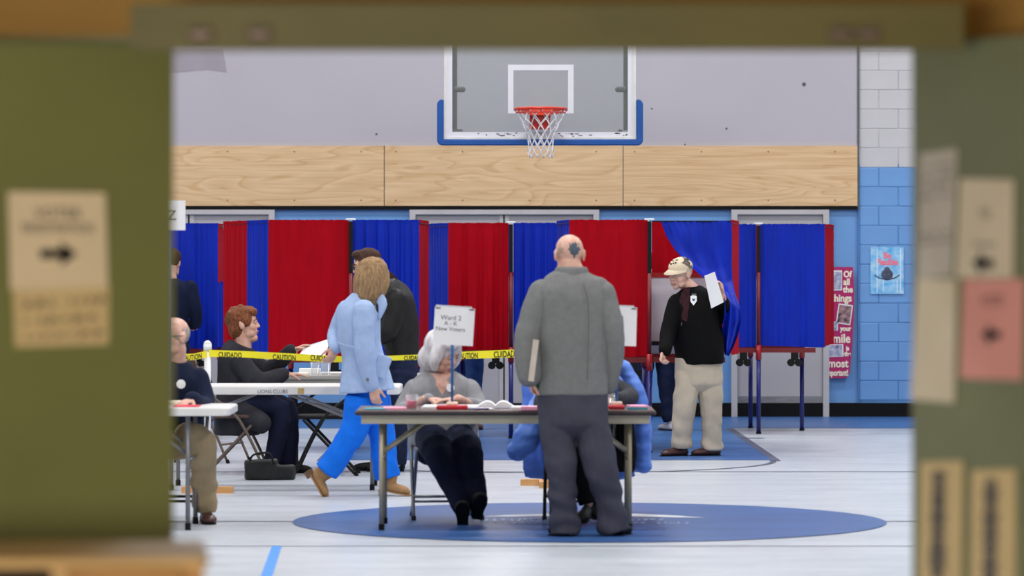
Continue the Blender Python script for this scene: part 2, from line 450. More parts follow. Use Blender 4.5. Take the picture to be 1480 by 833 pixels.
# painted concrete blocks to the right
bh, bw = 0.2033, 0.41
def block_mesh(wd):
    b = MB(); b.rbox((0, 0, 0), (wd - 0.008, 0.05, bh - 0.008), 0.004, seg=1)
    me = bpy.data.meshes.new('block'); me.from_pydata([tuple(v) for v in b.v], [], b.f); me.update(); return me
bm_full_b, bm_full_w = block_mesh(bw), block_mesh(bw)
bm_half_b, bm_half_w = block_mesh(bw / 2), block_mesh(bw / 2)
for me_ in (bm_full_b, bm_half_b): me_.materials.append(M_blue)
for me_ in (bm_full_w, bm_half_w): me_.materials.append(M_white_blk)
for r in range(24):
    z = 0.145 + 0.03 + (r + 0.5) * bh
    blue = z < 2.652
    x = WX + 0.006
    first = True
    while x < 5.4:
        wd = bw / 2 if (first and r % 2) else bw
        me = (bm_full_b if blue else bm_full_w) if wd == bw else (bm_half_b if blue else bm_half_w)
        o = bpy.data.objects.new('block', me); COL.objects.link(o); o.parent = wall_back
        o.location = (x + wd / 2, WD + 0.03 + random.uniform(-.002, .002), z)
        x += wd; first = False
q = MB(); q.span((WX, WD + 0.009, 2.652), (9, WD + 0.04, 7.2)); obj('block_mortar', q, mat('white mortar', (184, 182, 184), .8), wall_back)
q = MB(); q.span((WX, WD + 0.009, 0.14), (9, WD + 0.04, 2.652)); obj('block_mortar', q, M_joint, wall_back)
q = MB(); q.span((WX - 0.004, WD - 0.012, 0.145), (WX + 0.006, WD + 0.04, 2.172)); obj('corner_seam', q, M_joint, wall_back)

# doors in the back wall
def wall_door(n, pxl, pxr, leaves, kick):
    x0, x1 = xw(pxl, WD), xw(pxr, WD); top = 2.172; fw = 0.062
    q = MB(); q.span((x0, WD - 0.03, 0), (x0 + fw, WD + 0.06, top)); q.span((x1 - fw, WD - 0.03, 0), (x1, WD + 0.06, top)); q.span((x0 + fw, WD - 0.03, top - 0.05), (x1 - fw, WD + 0.06, top))
    fr = obj('door_%d' % n, q, M_frame); fr['kind'] = 'structure'
    lw = (x1 - x0 - 2 * fw) / leaves
    for k in range(leaves):
        a = x0 + fw + k * lw
        q = MB(); q.span((a + 0.004, WD + 0.01, 0.012), (a + lw - 0.004, WD + 0.039, top - 0.052)); lf = obj('door_leaf', q, M_door, fr)
        if kick:
            q = MB(); q.span((a + 0.012, WD + 0.007, 0.02), (a + lw - 0.012, WD + 0.01, 0.215)); obj('kick_plate', q, M_steel, lf)
        q = MB(); q.span((a + (lw - 0.16 if k == 0 else 0.1), WD - 0.02, 0.98), (a + (lw - 0.1 if k == 0 else 0.16), WD + 0.01, 1.2)); obj('push_plate', q, M_steel, lf)
    if leaves == 2:
        a = x0 + fw + lw
        q = MB(); q.span((a - 0.05, WD - 0.004, 0.01), (a + 0.05, WD + 0.009, top - 0.055)); obj('astragal', q, M_frame, fr)
        q = MB(); q.span((a - 0.012, WD - 0.007, 0.01), (a + 0.004, WD - 0.003, top - 0.055)); obj('door_gap', q, M_black, fr)
wall_door(1, 150, 397, 2, False)
wall_door(2, 592, 866, 2, False)
wall_door(3, 1057, 1198, 1, True)

# ------------------------------------------------------------------ floor paint
def fpoly(name, pts, m, z=0.002, parent=None):
    q = MB(); n = len(pts)
    q.add([Vector((p[0], p[1], z)) for p in pts], [tuple(range(n))]); return obj(name, q, m, parent or floor)
def fline(name, pts, wd, m, z=0.003):
    q = MB(); L = []; pts = [Vector((p[0], p[1], z)) for p in pts]
    for i, p in enumerate(pts):
        t = (pts[min(i + 1, len(pts) - 1)] - pts[max(i - 1, 0)]).normalized(); nn = Vector((-t.y, t.x, 0)) * wd / 2
        L += [p + nn, p - nn]
    q.add(L, [(2 * i, 2 * i + 1, 2 * i + 3, 2 * i + 2) for i in range(len(pts) - 1)]); return obj(name, q, m, floor)
BASE = CH * F / (619.5 - HY)                 # baseline distance
fpoly('baseline_band', [(-9, BASE), (9, BASE), (9, WD), (-9, WD)], M_floorblue)
kx = 0.30; FT = CH * F / (665.5 - HY)
fpoly('lane_paint', [(kx - 1.83, FT), (kx + 1.83, FT), (kx + 1.79, BASE), (kx - 1.87, BASE)], M_floorblue, 0.0025)
fline('court_line', [(kx + 1.86, FT - 0.15), (kx + 1.82, BASE)], 0.07, M_line)
fline('court_line', [(kx - 1.86, FT - 0.15), (kx - 1.86, BASE)], 0.07, M_line)
fline('court_line', [(kx + 1.83 * math.cos(a), FT - 0.1 - 1.83 * math.sin(a)) for a in [math.pi * k / 40 for k in range(41)]], 0.05, M_line)
for yy, wd in ((29.98, 0.05), (24.25, 0.055), (22.15, 0.03), (35.0, 0.05)):
    if yy == 35.0:
        fline('court_line', [gr(1035, 634).to_2d().to_3d(), gr(1105, 634).to_2d().to_3d()], 0.1, M_line, 0.003)
    else: fline('court_line', [(-9, yy), (9, yy)], wd, M_line, 0.003)
cc = Vector((0.483, 24.27)); cr_ = 1.855
fpoly('centre_circle', [(cc.x + cr_ * math.cos(a), cc.y + cr_ * math.sin(a)) for a in [2 * math.pi * k / 96 for k in range(96)]], M_circle, 0.004)
# white swoosh and worn lettering of the circle emblem
top_ = [(690, 748.5), (730, 746), (800, 744), (860, 743.6), (920, 744.4), (980, 747), (1020, 750)]
bot_ = [(980, 749.6), (920, 748.4), (860, 747.4), (800, 747.2), (730, 748.4)]
fpoly('swoosh', [gr(*p) for p in top_ + bot_][::-1], M_whiteline, 0.006)
q = MB()
rr = random.Random(3)
for row, (y0, y1) in enumerate(((750.6, 754.4), (756.2, 758.4))):
    px = 700 if row == 0 else 706
    while px < (962 if row == 0 else 992):
        wpx = rr.uniform(5, 9)
        for k in range(3):
            a = px + rr.uniform(0, wpx * 0.7); b = rr.uniform(y0, y1 - 1)
            pts = [gr(a, b), gr(a + rr.uniform(1.5, 4), b), gr(a + rr.uniform(1.5, 4), b + 1.2), gr(a, b + rr.uniform(.6, 1.6))]
            q.add([p + Z * 0.006 for p in pts], [(0, 1, 2, 3)])
        px += wpx + rr.uniform(2, 5)
o = obj('worn_lettering', q, mat('worn white floor paint', (176, 194, 222), .5, var=.15), floor); o['kind'] = 'stuff'
t0, t1, t2, t3 = gr(393, 790), gr(407, 790), gr(388, 852), gr(370, 852)
q = MB(); q.add([p + Z * 0.003 for p in (t3, t2, t1, t0)], [(0, 1, 2, 3)])
tag(obj('floor_tape', q, M_tape, None, origin=(t2.x, t2.y, 0)), 'strip of blue masking tape stuck on the pale floor, running towards the corridor', 'tape')

# ------------------------------------------------------------------ corridor end: front wall, open doors, header, cabinet
FW = 8.75
xl, xr = xw(234, FW), xw(1339, FW)
ZT = 2.118
q = MB(); q.span((-9, FW, 0), (xl, FW + 0.2, 2.138)); q.span((xr, FW, 0), (9, FW + 0.2, 2.138)); q.span((xl, FW, ZT), (xr, FW + 0.2, 2.138))
wf = struct('wall_front', q, M_olive)
q = MB(); q.span((-9, FW, 2.138), (9, FW + 0.2, 7.3)); obj('upper_wall', q, M_ochre, wf)
q = MB(); q.span((-3.2, -4, 0), (-3.0, FW, 3.0)); struct('wall_corridor_left', q, M_ochre)
q = MB(); q.span((3.0, -4, 0), (3.2, FW, 3.0)); struct('wall_corridor_right', q, M_ochre)
q = MB(); q.span((-3.2, -4, 3.0), (3.2, FW, 3.15)); struct('ceiling_corridor', q, M_ceil)
q = MB(); hx0, hx1 = xw(190, 8.12), xw(1391, 8.12)
q.span((hx0, 8.10, zw(72, 8.1)), (hx1, 8.16, zw(5, 8.1))); q.span((hx0 + 0.02, 8.16, 2.118), (hx1 - 0.02, FW, zw(5, 8.1)))
hd = struct('trim_3', q, M_header)
for px in (290, 375, 1215, 1255):
    q = MB(); q.rbox((xw(px, 8.1), 8.093, zw(50, 8.1)), (0.05, 0.02, 0.03), 0.005); obj('bracket', q, M_brmet, hd)
# left and right leaves, opened towards the corridor
def leaf(n, hinge, u, m):
    hinge = Vector(hinge); u = Vector(u).normalized(); nn = Vector((u.y, -u.x, 0))
    if nn.y > 0: nn = -nn
    q = MB(); c = hinge + u * 0.46 + Z * 1.06 - nn * 0.022
    R = Matrix((u, -nn, Z)).transposed()
    q.box(c, (0.92, 0.044, 2.10), R)
    o = struct('door_%d' % n, q, m)
    for zz in (0.25, 1.05, 1.85):
        q = MB(); q.cyl(hinge + Z * (zz - .05) - nn * 0.05 , hinge + Z * (zz + .05) - nn * 0.05, 0.01, 10); obj('hinge', q, M_brmet, o)
    return hinge, u, nn
LH = leaf(4, (xw(251, 8.62), 8.62, 0), (-0.92, -0.39, 0), M_olive)
RH = leaf(5, (xw(1318.5, 8.62), 8.62, 0), (0.42, -0.907, 0), M_olive2)
def on_leaf(H, px, py):
    h, u, nn = H
    # intersect the pixel's ray with the leaf's plane
    dx = (px - CX) / F
    # (h.x + u.x t) = dx (h.y + u.y t)
    t = (dx * h.y - h.x) / (u.x - dx * u.y)
    p = h + u * t
    return Vector((p.x, p.y, zw(py, p.y))) + nn * 0.003
def leaf_paper(H, pxs, label, m, name='paper_notice', grp=None, lift=0.0):
    pts = [on_leaf(H, *p) + H[2] * lift for p in pxs]          # tl, tr, br, bl
    nn = H[2]
    q = MB(); q.add(pts + [p + nn * 0.0015 for p in pts], [(3, 2, 1, 0), (4, 5, 6, 7), (0, 1, 5, 4), (1, 2, 6, 5), (2, 3, 7, 6), (3, 0, 4, 7)])
    c = sum(pts, Vector()) / 4
    o = obj(name, q, m, None, origin=c)
    tag(o, label, 'paper', grp)
    ux = (pts[1] - pts[0]).normalized(); uy = (pts[0] - pts[3]).normalized()
    W = (pts[1] - pts[0]).length; Hh = (pts[0] - pts[3]).length
    return o, c + nn * 0.003, ux, uy, W, Hh
def strokes(o, c, ux, uy, W, Hh, rows, m, seed=1, hgt=0.02, x0=-0.4, x1=0.4, name='scribble'):
    r = random.Random(seed); q = MB()
    for fy in rows:
        x = x0 * W
        while x < x1 * W:
            wd = r.uniform(0.012, 0.03)
            if r.random() < 0.82:
                h = hgt * r.uniform(.5, 1)
                q.add([c + ux * a + uy * (fy * Hh + b) for a, b in ((x, -h / 2), (x + wd * .35, -h / 2), (x + wd * .6, h / 2), (x + wd * .25, h / 2))], [(0, 1, 2, 3)])
                q.add([c + ux * a + uy * (fy * Hh + b) for a, b in ((x + wd * .4, -h * .1), (x + wd * .9, -h * .2), (x + wd * .9, h * .1), (x + wd * .4, h * .2))], [(0, 1, 2, 3)])
            x += wd + 0.004
    return tag(obj(name, q, m, o), kind='stuff')
def arrow(o, c, ux, uy, W, dirn, ln, m, yoff):
    q = MB(); ux2 = ux * dirn
    P = [(-.5, -.12), (.05, -.12), (.05, -.32), (.5, 0), (.05, .32), (.05, .12), (-.5, .12)]
    q.add([c + ux2 * a * ln + uy * (b * ln + yoff) for a, b in P], [tuple(range(7))]); obj('arrow', q, m, o)
lo = leaf_paper(LH, ((18, 421), (157, 412), (156, 498), (21, 502)), 'yellowed handwritten note under the arrow notice on left green door', M_papery)
strokes(*lo, rows=(0.26, -0.05, -0.33), m=M_inkb, seed=5, hgt=0.022)
a_ = leaf_paper(LH, ((10, 277), (151, 279), (155, 414), (14, 420)), 'tan voter registration notice with right arrow on left green door', M_paperw, lift=.0025)
a_c = a_[1]
lettering('VOTER', 0.034, M_ink, a_[0], a_c + a_[3] * 0.058, a_[2], a_[3])
lettering('REGISTRATION', 0.030, M_ink, a_[0], a_c + a_[3] * 0.026, a_[2], a_[3], sx=0.8)
arrow(a_[0], a_c, a_[2], a_[3], a_[4], 1, 0.085, M_ink, -0.03)
b_ = leaf_paper(RH, ((1332, 222), (1385, 214), (1379, 399), (1329, 402)), 'grey printed sheet, upper one nearest the doorway on right green door', M_paperg)
strokes(*b_, rows=(.38, .3, .22, .14, -.16, -.22), m=M_inkg, seed=8, hgt=0.012)
b_ = leaf_paper(RH, ((1390, 258), (1467, 260), (1466, 402), (1384, 402)), 'cream notice with left arrow above the pink paper on right green door', M_paperc)
lettering('TO', 0.03, M_ink, b_[0], b_[1] + b_[3] * 0.03, b_[2], b_[3]); strokes(*b_, rows=(-.16,), m=M_inkg, seed=2, hgt=0.016, x0=-.35, x1=.35)
arrow(b_[0], b_[1], b_[2], b_[3], b_[4], -1, 0.085, M_ink, -0.075)
b_ = leaf_paper(RH, ((1328, 402), (1384, 404), (1381, 583), (1318, 578)), 'blank cream sheet below the grey sheet on right green door', M_paperc)
b_ = leaf_paper(RH, ((1395, 404), (1483, 403), (1479, 550), (1390, 547)), 'pink paper notice with left arrow on right green door', M_pink)
lettering('VOTE', 0.034, M_dkred, b_[0], b_[1] + b_[3] * 0.06, b_[2], b_[3]); arrow(b_[0], b_[1], b_[2], b_[3], b_[4], -1, 0.075, M_ink, -0.012)
for (pp, lb, sd) in ((((1333, 668), (1394, 666), (1392, 845), (1330, 845)), 'tan sheet with dark printed column low on right door, nearer the doorway', 3), (((1407, 680), (1470, 678), (1470, 850), (1405, 850)), 'tan sheet with dark printed column low on right door, farther from the doorway', 4)):
    b_ = leaf_paper(RH, pp, lb, M_papery)
    q = MB(); o_, c_, ux_, uy_, W_, H_ = b_
    r = random.Random(sd); k = 0.42
    while k > -0.45:
        h = r.uniform(.02, .05); wd = r.uniform(.12, .2)
        q.add([c_ + ux_ * x * W_ + uy_ * y * H_ for x, y in ((-wd - .05, k), (wd - .05, k), (wd - .05, k - h), (-wd - .05, k - h))], [(3, 2, 1, 0)]); k -= h + .008
    tag(obj('printed_column', q, M_inkg, o_), kind='stuff')
# cabinet at lower left
cb = thing('wooden_cabinet', 'light wooden cabinet in the corridor below the left green door', 'cabinet', (-1.0, 7.6, 0))
q = MB(); q.rbox((-0.995, 7.585, 1.055), (0.79, 0.47, 0.02), 0.02); obj('top', q, M_cab, cb)
for x in (-1.36, -0.63):
    q = MB(); q.span((x - 0.02, 7.38, 0.08), (x + 0.02, 7.79, 1.045)); obj('side_panel', q, M_cab2, cb)
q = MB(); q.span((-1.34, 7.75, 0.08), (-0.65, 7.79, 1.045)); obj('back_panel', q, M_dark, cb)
q = MB(); q.span((-0.9, 7.38, 0.08), (-0.87, 7.75, 1.045)); obj('divider', q, M_cab, cb)
for z in (0.1, 0.45, 0.75):
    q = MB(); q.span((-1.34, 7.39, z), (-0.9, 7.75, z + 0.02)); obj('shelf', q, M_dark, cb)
for z0 in (0.12, 0.435, 0.745):
    q = MB(); q.span((-0.868, 7.36, z0), (-0.652, 7.38, z0 + 0.295)); dr = obj('drawer', q, M_cab2, cb)
    q = MB(); q.sph((-0.76, 7.345, z0 + 0.15), 0.016); obj('knob', q, M_cab, dr)
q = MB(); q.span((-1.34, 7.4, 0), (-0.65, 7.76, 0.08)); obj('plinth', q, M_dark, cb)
cb.rotation_euler.z = 0.10

# ------------------------------------------------------------------ basketball goal
BD = 36.1
bx = 780.5
hoop = thing('basketball_goal', 'glass basketball backboard with orange rim, white net and blue padding', 'basketball hoop', (xw(bx, BD), BD, zw(203, BD)))
s = BD / F
gx0, gx1, gz0, gz1 = xw(642, BD), xw(919, BD), zw(202, BD), zw(202, BD) + 1.24
q = MB(); q.span((gx0 + 0.02, BD, gz0 + 0.02), (gx1 - 0.02, BD + 0.012, gz1 - 0.02)); obj('glass_pane', q, G_board, hoop)
q = MB()
for a, b in (((gx0, gz0), (gx1, gz0 + 0.022)), ((gx0, gz1 - 0.022), (gx1, gz1)), ((gx0, gz0 + 0.022), (gx0 + 0.02, gz1 - 0.022)), ((gx1 - 0.02, gz0 + 0.022), (gx1, gz1 - 0.022))):
    q.span((a[0], BD - 0.02, a[1]), (b[0], BD + 0.05, b[1]))
obj('metal_frame', q, M_boardworn, hoop)
q = MB(); e = 0.055
for a, b in (((gx0 + .02, gz0 + .02), (gx1 - .02, gz0 + .07)), ((gx0 + .02, gz1 - .075), (gx1 - .02, gz1 - .02)), ((gx0 + .02, gz0 + .07), (gx0 + .02 + e, gz1 - .075)), ((gx1 - .02 - e, gz0 + .07), (gx1 - .02, gz1 - .075))):
    q.span((a[0], BD - 0.003, a[1]), (b[0], BD, b[1]))
obj('border_line', q, M_boardw, hoop)
q = MB(); ix0, ix1, iz1, iz0 = xw(734, BD), xw(829, BD), zw(93.5, BD), zw(164, BD); e = 0.052
for a, b in (((ix0, iz0), (ix1, iz0 + e * .0 + 0.02)), ((ix0, iz1 - e), (ix1, iz1)), ((ix0, iz0 + .02), (ix0 + e, iz1 - e)), ((ix1 - e, iz0 + .02), (ix1, iz1 - e))):
    q.span((a[0], BD - 0.003, a[1]), (b[0], BD, b[1]))
obj('target_square', q, M_boardw, hoop)
# worn black scribbles on the bottom border
q = MB(); r = random.Random(4)
for px in list(range(690, 748, 3)) + list(range(806, 862, 3)) + list(range(888, 908, 2)):
    if r.random() < 0.75:
        y = 195 + r.uniform(-2, 2.4); p = at(px, y, BD) - Y * 0.005
        q.add([p + X * a + Z * b for a, b in ((0, 0), (r.uniform(.008, .03), r.uniform(-.006, .006)), (r.uniform(.01, .03), r.uniform(.004, .014)), (0, .006))], [(0, 1, 2, 3)])
tag(obj('scrawled_lettering', q, M_ink, hoop), kind='stuff')
ox0, ox1, oz, zt_, rc_ = gx0 - 0.066, gx1 + 0.066, gz0 - 0.054, zw(144, BD), 0.05
outl = [(ox0 + .035, zt_), (ox0 + .012, zt_ - .012), (ox0, zt_ - .04)] + [(ox0 + rc_ - rc_ * math.cos(a), oz + rc_ - rc_ * math.sin(a)) for a in [math.pi / 2 * k / 5 for k in range(6)]]
outl += [(ox1 + ox0 - x, z) for x, z in outl[::-1]]
outl += [(gx1 + .004, zt_), (gx1 + .004, gz0 + .004), (gx0 - .004, gz0 + .004), (gx0 - .004, zt_)]
q = MB(); q.prism(outl, (0, BD + .045, 0), X, Z, 0.09); pad = obj('edge_padding', q, M_padblue, hoop)
bv_ = pad.modifiers.new('bevel', 'BEVEL'); bv_.width = .012; bv_.segments = 3; bv_.limit_method = 'ANGLE'
for px in (656.5, 905.5):
    q = MB(); q.span((xw(px - 4, BD), BD + 0.06, zw(188, BD)), (xw(px + 4, BD), BD + 0.14, 7.2)); up = obj('upright', q, M_strut, hoop)
    sg = 1 if px < 700 else -1
    q = MB(); q.cyl((xw(px, BD), BD + 0.05, zw(129, BD)), (xw(px + sg * 12, BD), BD + 0.05, zw(129, BD)), 0.026, 12); q.sph((xw(px + sg * 12, BD), BD + 0.05, zw(129, BD)), 0.028)
    obj('bolt', q, M_strut, up)
    q = MB(); q.span((xw(px - 6, BD), BD + 0.012, zw(190, BD)), (xw(px + 12 * sg, BD), BD + 0.06, zw(187, BD))); obj('foot_plate', q, M_grmet, up)
for z in (gz1 + 0.05, 5.2):
    q = MB(); q.span((xw(656, BD), BD + 0.08, z), (xw(905, BD), BD + 0.13, z + 0.06)); obj('cross_bar', q, M_strut, hoop)
RIMD = 35.72; rc = Vector((xw(781.5, RIMD), RIMD, zw(157.5, RIMD))); rr_ = 0.238
q = MB()
ring = [rc + Vector((rr_ * math.cos(a), rr_ * math.sin(a), 0)) for a in [2 * math.pi * k / 48 for k in range(49)]]
q.tube(ring, 0.012, 8, 1); rim = obj('rim', q, M_hoop, hoop, smooth=True)
q = MB(); ring2 = [rc + Vector((0.95 * rr_ * math.cos(a), 0.95 * rr_ * math.sin(a), -0.034)) for a in [2 * math.pi * k / 48 for k in range(49)]]
q.tube(ring2, 0.007, 8, 1); q.span((rc.x - 0.10, RIMD + 0.17, rc.z - 0.05), (rc.x + 0.10, BD, rc.z + 0.03)); obj('rim_brace', q, M_hoop, rim)
q = MB(); q.box((rc.x - 0.005, BD - 0.075, zw(174, BD)), (0.19, 0.15, 0.17), taper=1.0); obj('rim_housing', q, mat('dark orange red enamel', (178, 24, 16), .4), hoop)
q = MB(); NR = 12
prof = [(0.0, 0.226, -0.01), (1, 0.205, -0.075), (2, 0.165, -0.15), (3, 0.135, -0.22), (4, 0.118, -0.28), (5, 0.115, -0.34), (6, 0.118, -0.40), (7, 0.108, -0.45)]
r = random.Random(11)
jit = {(i, k): (r.uniform(-.02, .02), r.uniform(-.012, .012)) for i in range(8) for k in range(24)}
def npt(i, a):
    k = int(round(a)) % 24
    ja, jz = jit[(i, k)]
    ang = 2 * math.pi * (a / 24) + ja; R_ = prof[i][1]
    return rc + Vector((R_ * math.cos(ang), R_ * math.sin(ang), prof[i][2] + (jz if i > 0 else 0)))
for k in range(NR):
    for sg in (1, -1):
        q.tube([npt(i, 2 * k + sg * i) for i in range(8)], 0.0045, 6, 3)
obj('net', q, M_net, rim, smooth=True)
q = MB()
for k in range(NR):
    a = 2 * math.pi * k / NR; p = rc + Vector((rr_ * .97 * math.cos(a), rr_ * .97 * math.sin(a), -0.015))
    q.sph(p, 0.011, 8, 6)
tag(obj('net_hooks', q, M_hoop, rim), kind='stuff')

# ------------------------------------------------------------------ posters on the back wall
pd = WD - 0.004
q = MB(); c0 = at(1258, 425, pd); c1 = at(1306, 357, pd)
q.span((c0.x, WD - 0.012, c0.z), (c1.x, WD - 0.008, c1.z))
po = tag(obj('poster', q, mat('sky blue poster print', (52, 170, 232), .35, rgb2=(190, 226, 246), vscale=9, stretch=(1, 1, 1.6)), None, origin=((c0.x + c1.x) / 2, WD - 0.01, c0.z)), 'light blue Be Flexible poster of a bird on the blue block wall', 'poster')
cp = (c0 + c1) / 2; cp.y = WD - 0.012
M_coral = mat('coral print', (250, 120, 140), .5); 
lettering('Be', 0.085, M_coral, po, cp + Z * 0.155, X, Z, sx=.9, bold=0.004); lettering('Flexible', 0.088, M_coral, po, cp + Z * 0.085, X, Z, sx=.84, bold=0.004)
q = MB(); q.ell(cp - Z * 0.045, (X * .062, Y * .004, Z * .062)); q.ell(cp + Z * 0.012 , (X * .03, Y * .004, Z * .026))
obj('bird_print', q, mat('bird print', (40, 44, 70), .5, rgb2=(92, 96, 120), vscale=60), po)
q = MB(); q.tube([cp + X * -.13 - Z * .05 - Y * .001, cp + X * -.06 - Z * .085 - Y * .001, cp + X * .06 - Z * .085 - Y * .001, cp + X * .13 - Z * .05 - Y * .001], 0.006); obj('wire_print', q, mat('wire print', (40, 48, 80), .5), po)
q = MB()
for a in (-.11, -.045, .1, .135):
    q = MB(); q.span((cp.x + a, WD - 0.0135, cp.z - .23), (cp.x + a + .012, WD - 0.0125, cp.z + (-.1 if a in (-.045, .1) else .23)))
    obj('post_print', q, mat('pale print', (206, 230, 246), .5), po)
# tall magenta banner, lower end curling
M_mag = mat('magenta banner', (176, 20, 98), .35, var=.06)
q = MB(); L = [(1189, 1233, 386), (1189, 1234.5, 420), (1189, 1234, 460), (1189, 1232, 500), (1190, 1230, 520), (1190, 1228, 540), (1191, 1222, 547)]
vs = []
for a, b, y in L: vs += [at(a, y, WD - 0.02), at(b, y, WD - 0.02)]
n_ = len(L); back = [v + Y * 0.004 for v in vs]
q.add(vs + back, [(2 * i, 2 * i + 2, 2 * i + 3, 2 * i + 1) for i in range(n_ - 1)] + [(2 * i + 1 + 2 * n_, 2 * i + 3 + 2 * n_, 2 * i + 2 + 2 * n_, 2 * i + 2 * n_) for i in range(n_ - 1)])
ba = tag(obj('banner', q, M_mag, None, origin=at(1208, 547, WD - 0.02)), 'tall magenta smile banner on the wall behind the curtains, right of grey door', 'poster')
def bl(s, size, px, py, al='CENTER', sx=1): lettering(s, size, M_paperc, ba, at(px, py, WD - 0.021), X, Z, al, sx, 0.003, bold=0.0035)
bl('Of', .092, 1219, 397, 'LEFT', .85); bl('all', .092, 1219, 408, 'LEFT', .85); bl('the', .092, 1218.5, 419, 'LEFT', .85)
bl('things', .108, 1231, 431.5, 'RIGHT', .84); bl('you wear', .06, 1206, 470, 'RIGHT', .8)
bl('your', .07, 1230, 475.5, 'RIGHT', .85); bl('smile', .13, 1229, 490, 'RIGHT', .84); bl('is', .065, 1225, 504, 'CENTER', .8); bl('the', .065, 1225, 512, 'CENTER', .8)
bl('most', .118, 1226, 526, 'RIGHT', .88); bl('important!', .088, 1226, 539.5, 'RIGHT', .62)
M_photo = mat('photo print', (40, 30, 44), .4, rgb2=(196, 150, 150), vscale=22)
M_photo2 = mat('photo print blue', (70, 80, 130), .4, rgb2=(214, 214, 228), vscale=20)
for (a, b, c, d_, ro, mm) in ((1203, 391, 1217, 420, 0, M_photo2), (1210, 440, 1231, 469, 8, M_photo), (1194, 498, 1219, 516, -2, M_photo2), (1192, 465, 1211, 478, 0, M_photo2)):
    p0 = at(a, d_, WD - 0.0235); p1 = at(c, b, WD - 0.0235); cen = (p0 + p1) / 2; W_, H_ = p1.x - p0.x, p1.z - p0.z
    R = Matrix.Rotation(math.radians(ro), 3, 'Y')
    q = MB(); q.box(cen, (W_, 0.002, H_), R); fo = obj('photo_border', q, M_paper, ba)
    q = MB(); q.box(cen - Y * 0.002, (W_ * .86, 0.002, H_ * .88), R); obj('photo', q, mm, fo)

# ------------------------------------------------------------------ voting booths
def curtain(pts, zt, zb, m, parent, folds=5, amp=0.014, seed=0, name='curtain', gather=1.0):
    pts = [Vector((p[0], p[1], 0)) for p in pts]
    seg = [(pts[i + 1] - pts[i]).length for i in range(len(pts) - 1)]; Ln = sum(seg)
    nx = max(16, int(Ln / 0.011)); nz = 26
    r = random.Random(seed); ph = [r.uniform(0, 6.28) for _ in range(6)]
    vs = []
    for j in range(nz + 1):
        v = j / nz
        for i in range(nx + 1):
            u = i / nx; sa = u * Ln; k = 0
            while k < len(seg) - 1 and sa > seg[k]: sa -= seg[k]; k += 1
            t = (pts[k + 1] - pts[k]).normalized(); p = pts[k] + t * min(sa, seg[k] * 1.0)
            nn = Vector((t.y, -t.x, 0))
            edge = min(1.0, 6 * min(u, 1 - u) + 0.25)
            w1 = math.sin(6.283 * folds * u + ph[0] + 0.5 * math.sin(5 * u + ph[1]) + 0.25 * v) + 0.55 * math.sin(6.283 * folds * 1.9 * u + ph[2]) + 0.5 * noise.noise(Vector((u * 7 + seed, v * 1.5, seed)))
            o_ = amp * (0.35 + 0.65 * v) * w1 * edge
            o_ += gather * 0.005 * math.sin(6.283 * folds * 4.5 * u + ph[3]) * max(0, 1 - v * 5)
            z = zt + (zb - zt) * v
            if 0.03 < v < 0.07: o_ -= 0.004
            if j == 0: z += 0.006 * noise.noise(Vector((u * 30, seed, 0)))
            if j == nz: z += 0.008 * math.sin(3 * u + ph[4])
            vs.append(p + nn * o_ + Z * z)
    fs = [(j * (nx + 1) + i, (j + 1) * (nx + 1) + i, (j + 1) * (nx + 1) + i + 1, j * (nx + 1) + i + 1) for j in range(nz) for i in range(nx)]
    q = MB(); q.add(vs, fs)
    o = obj(name, q, m, parent, smooth=True)
    return o
ZC, ZB = 1.985, 0.822
def pl(px, d): return (xw(px, d), d)
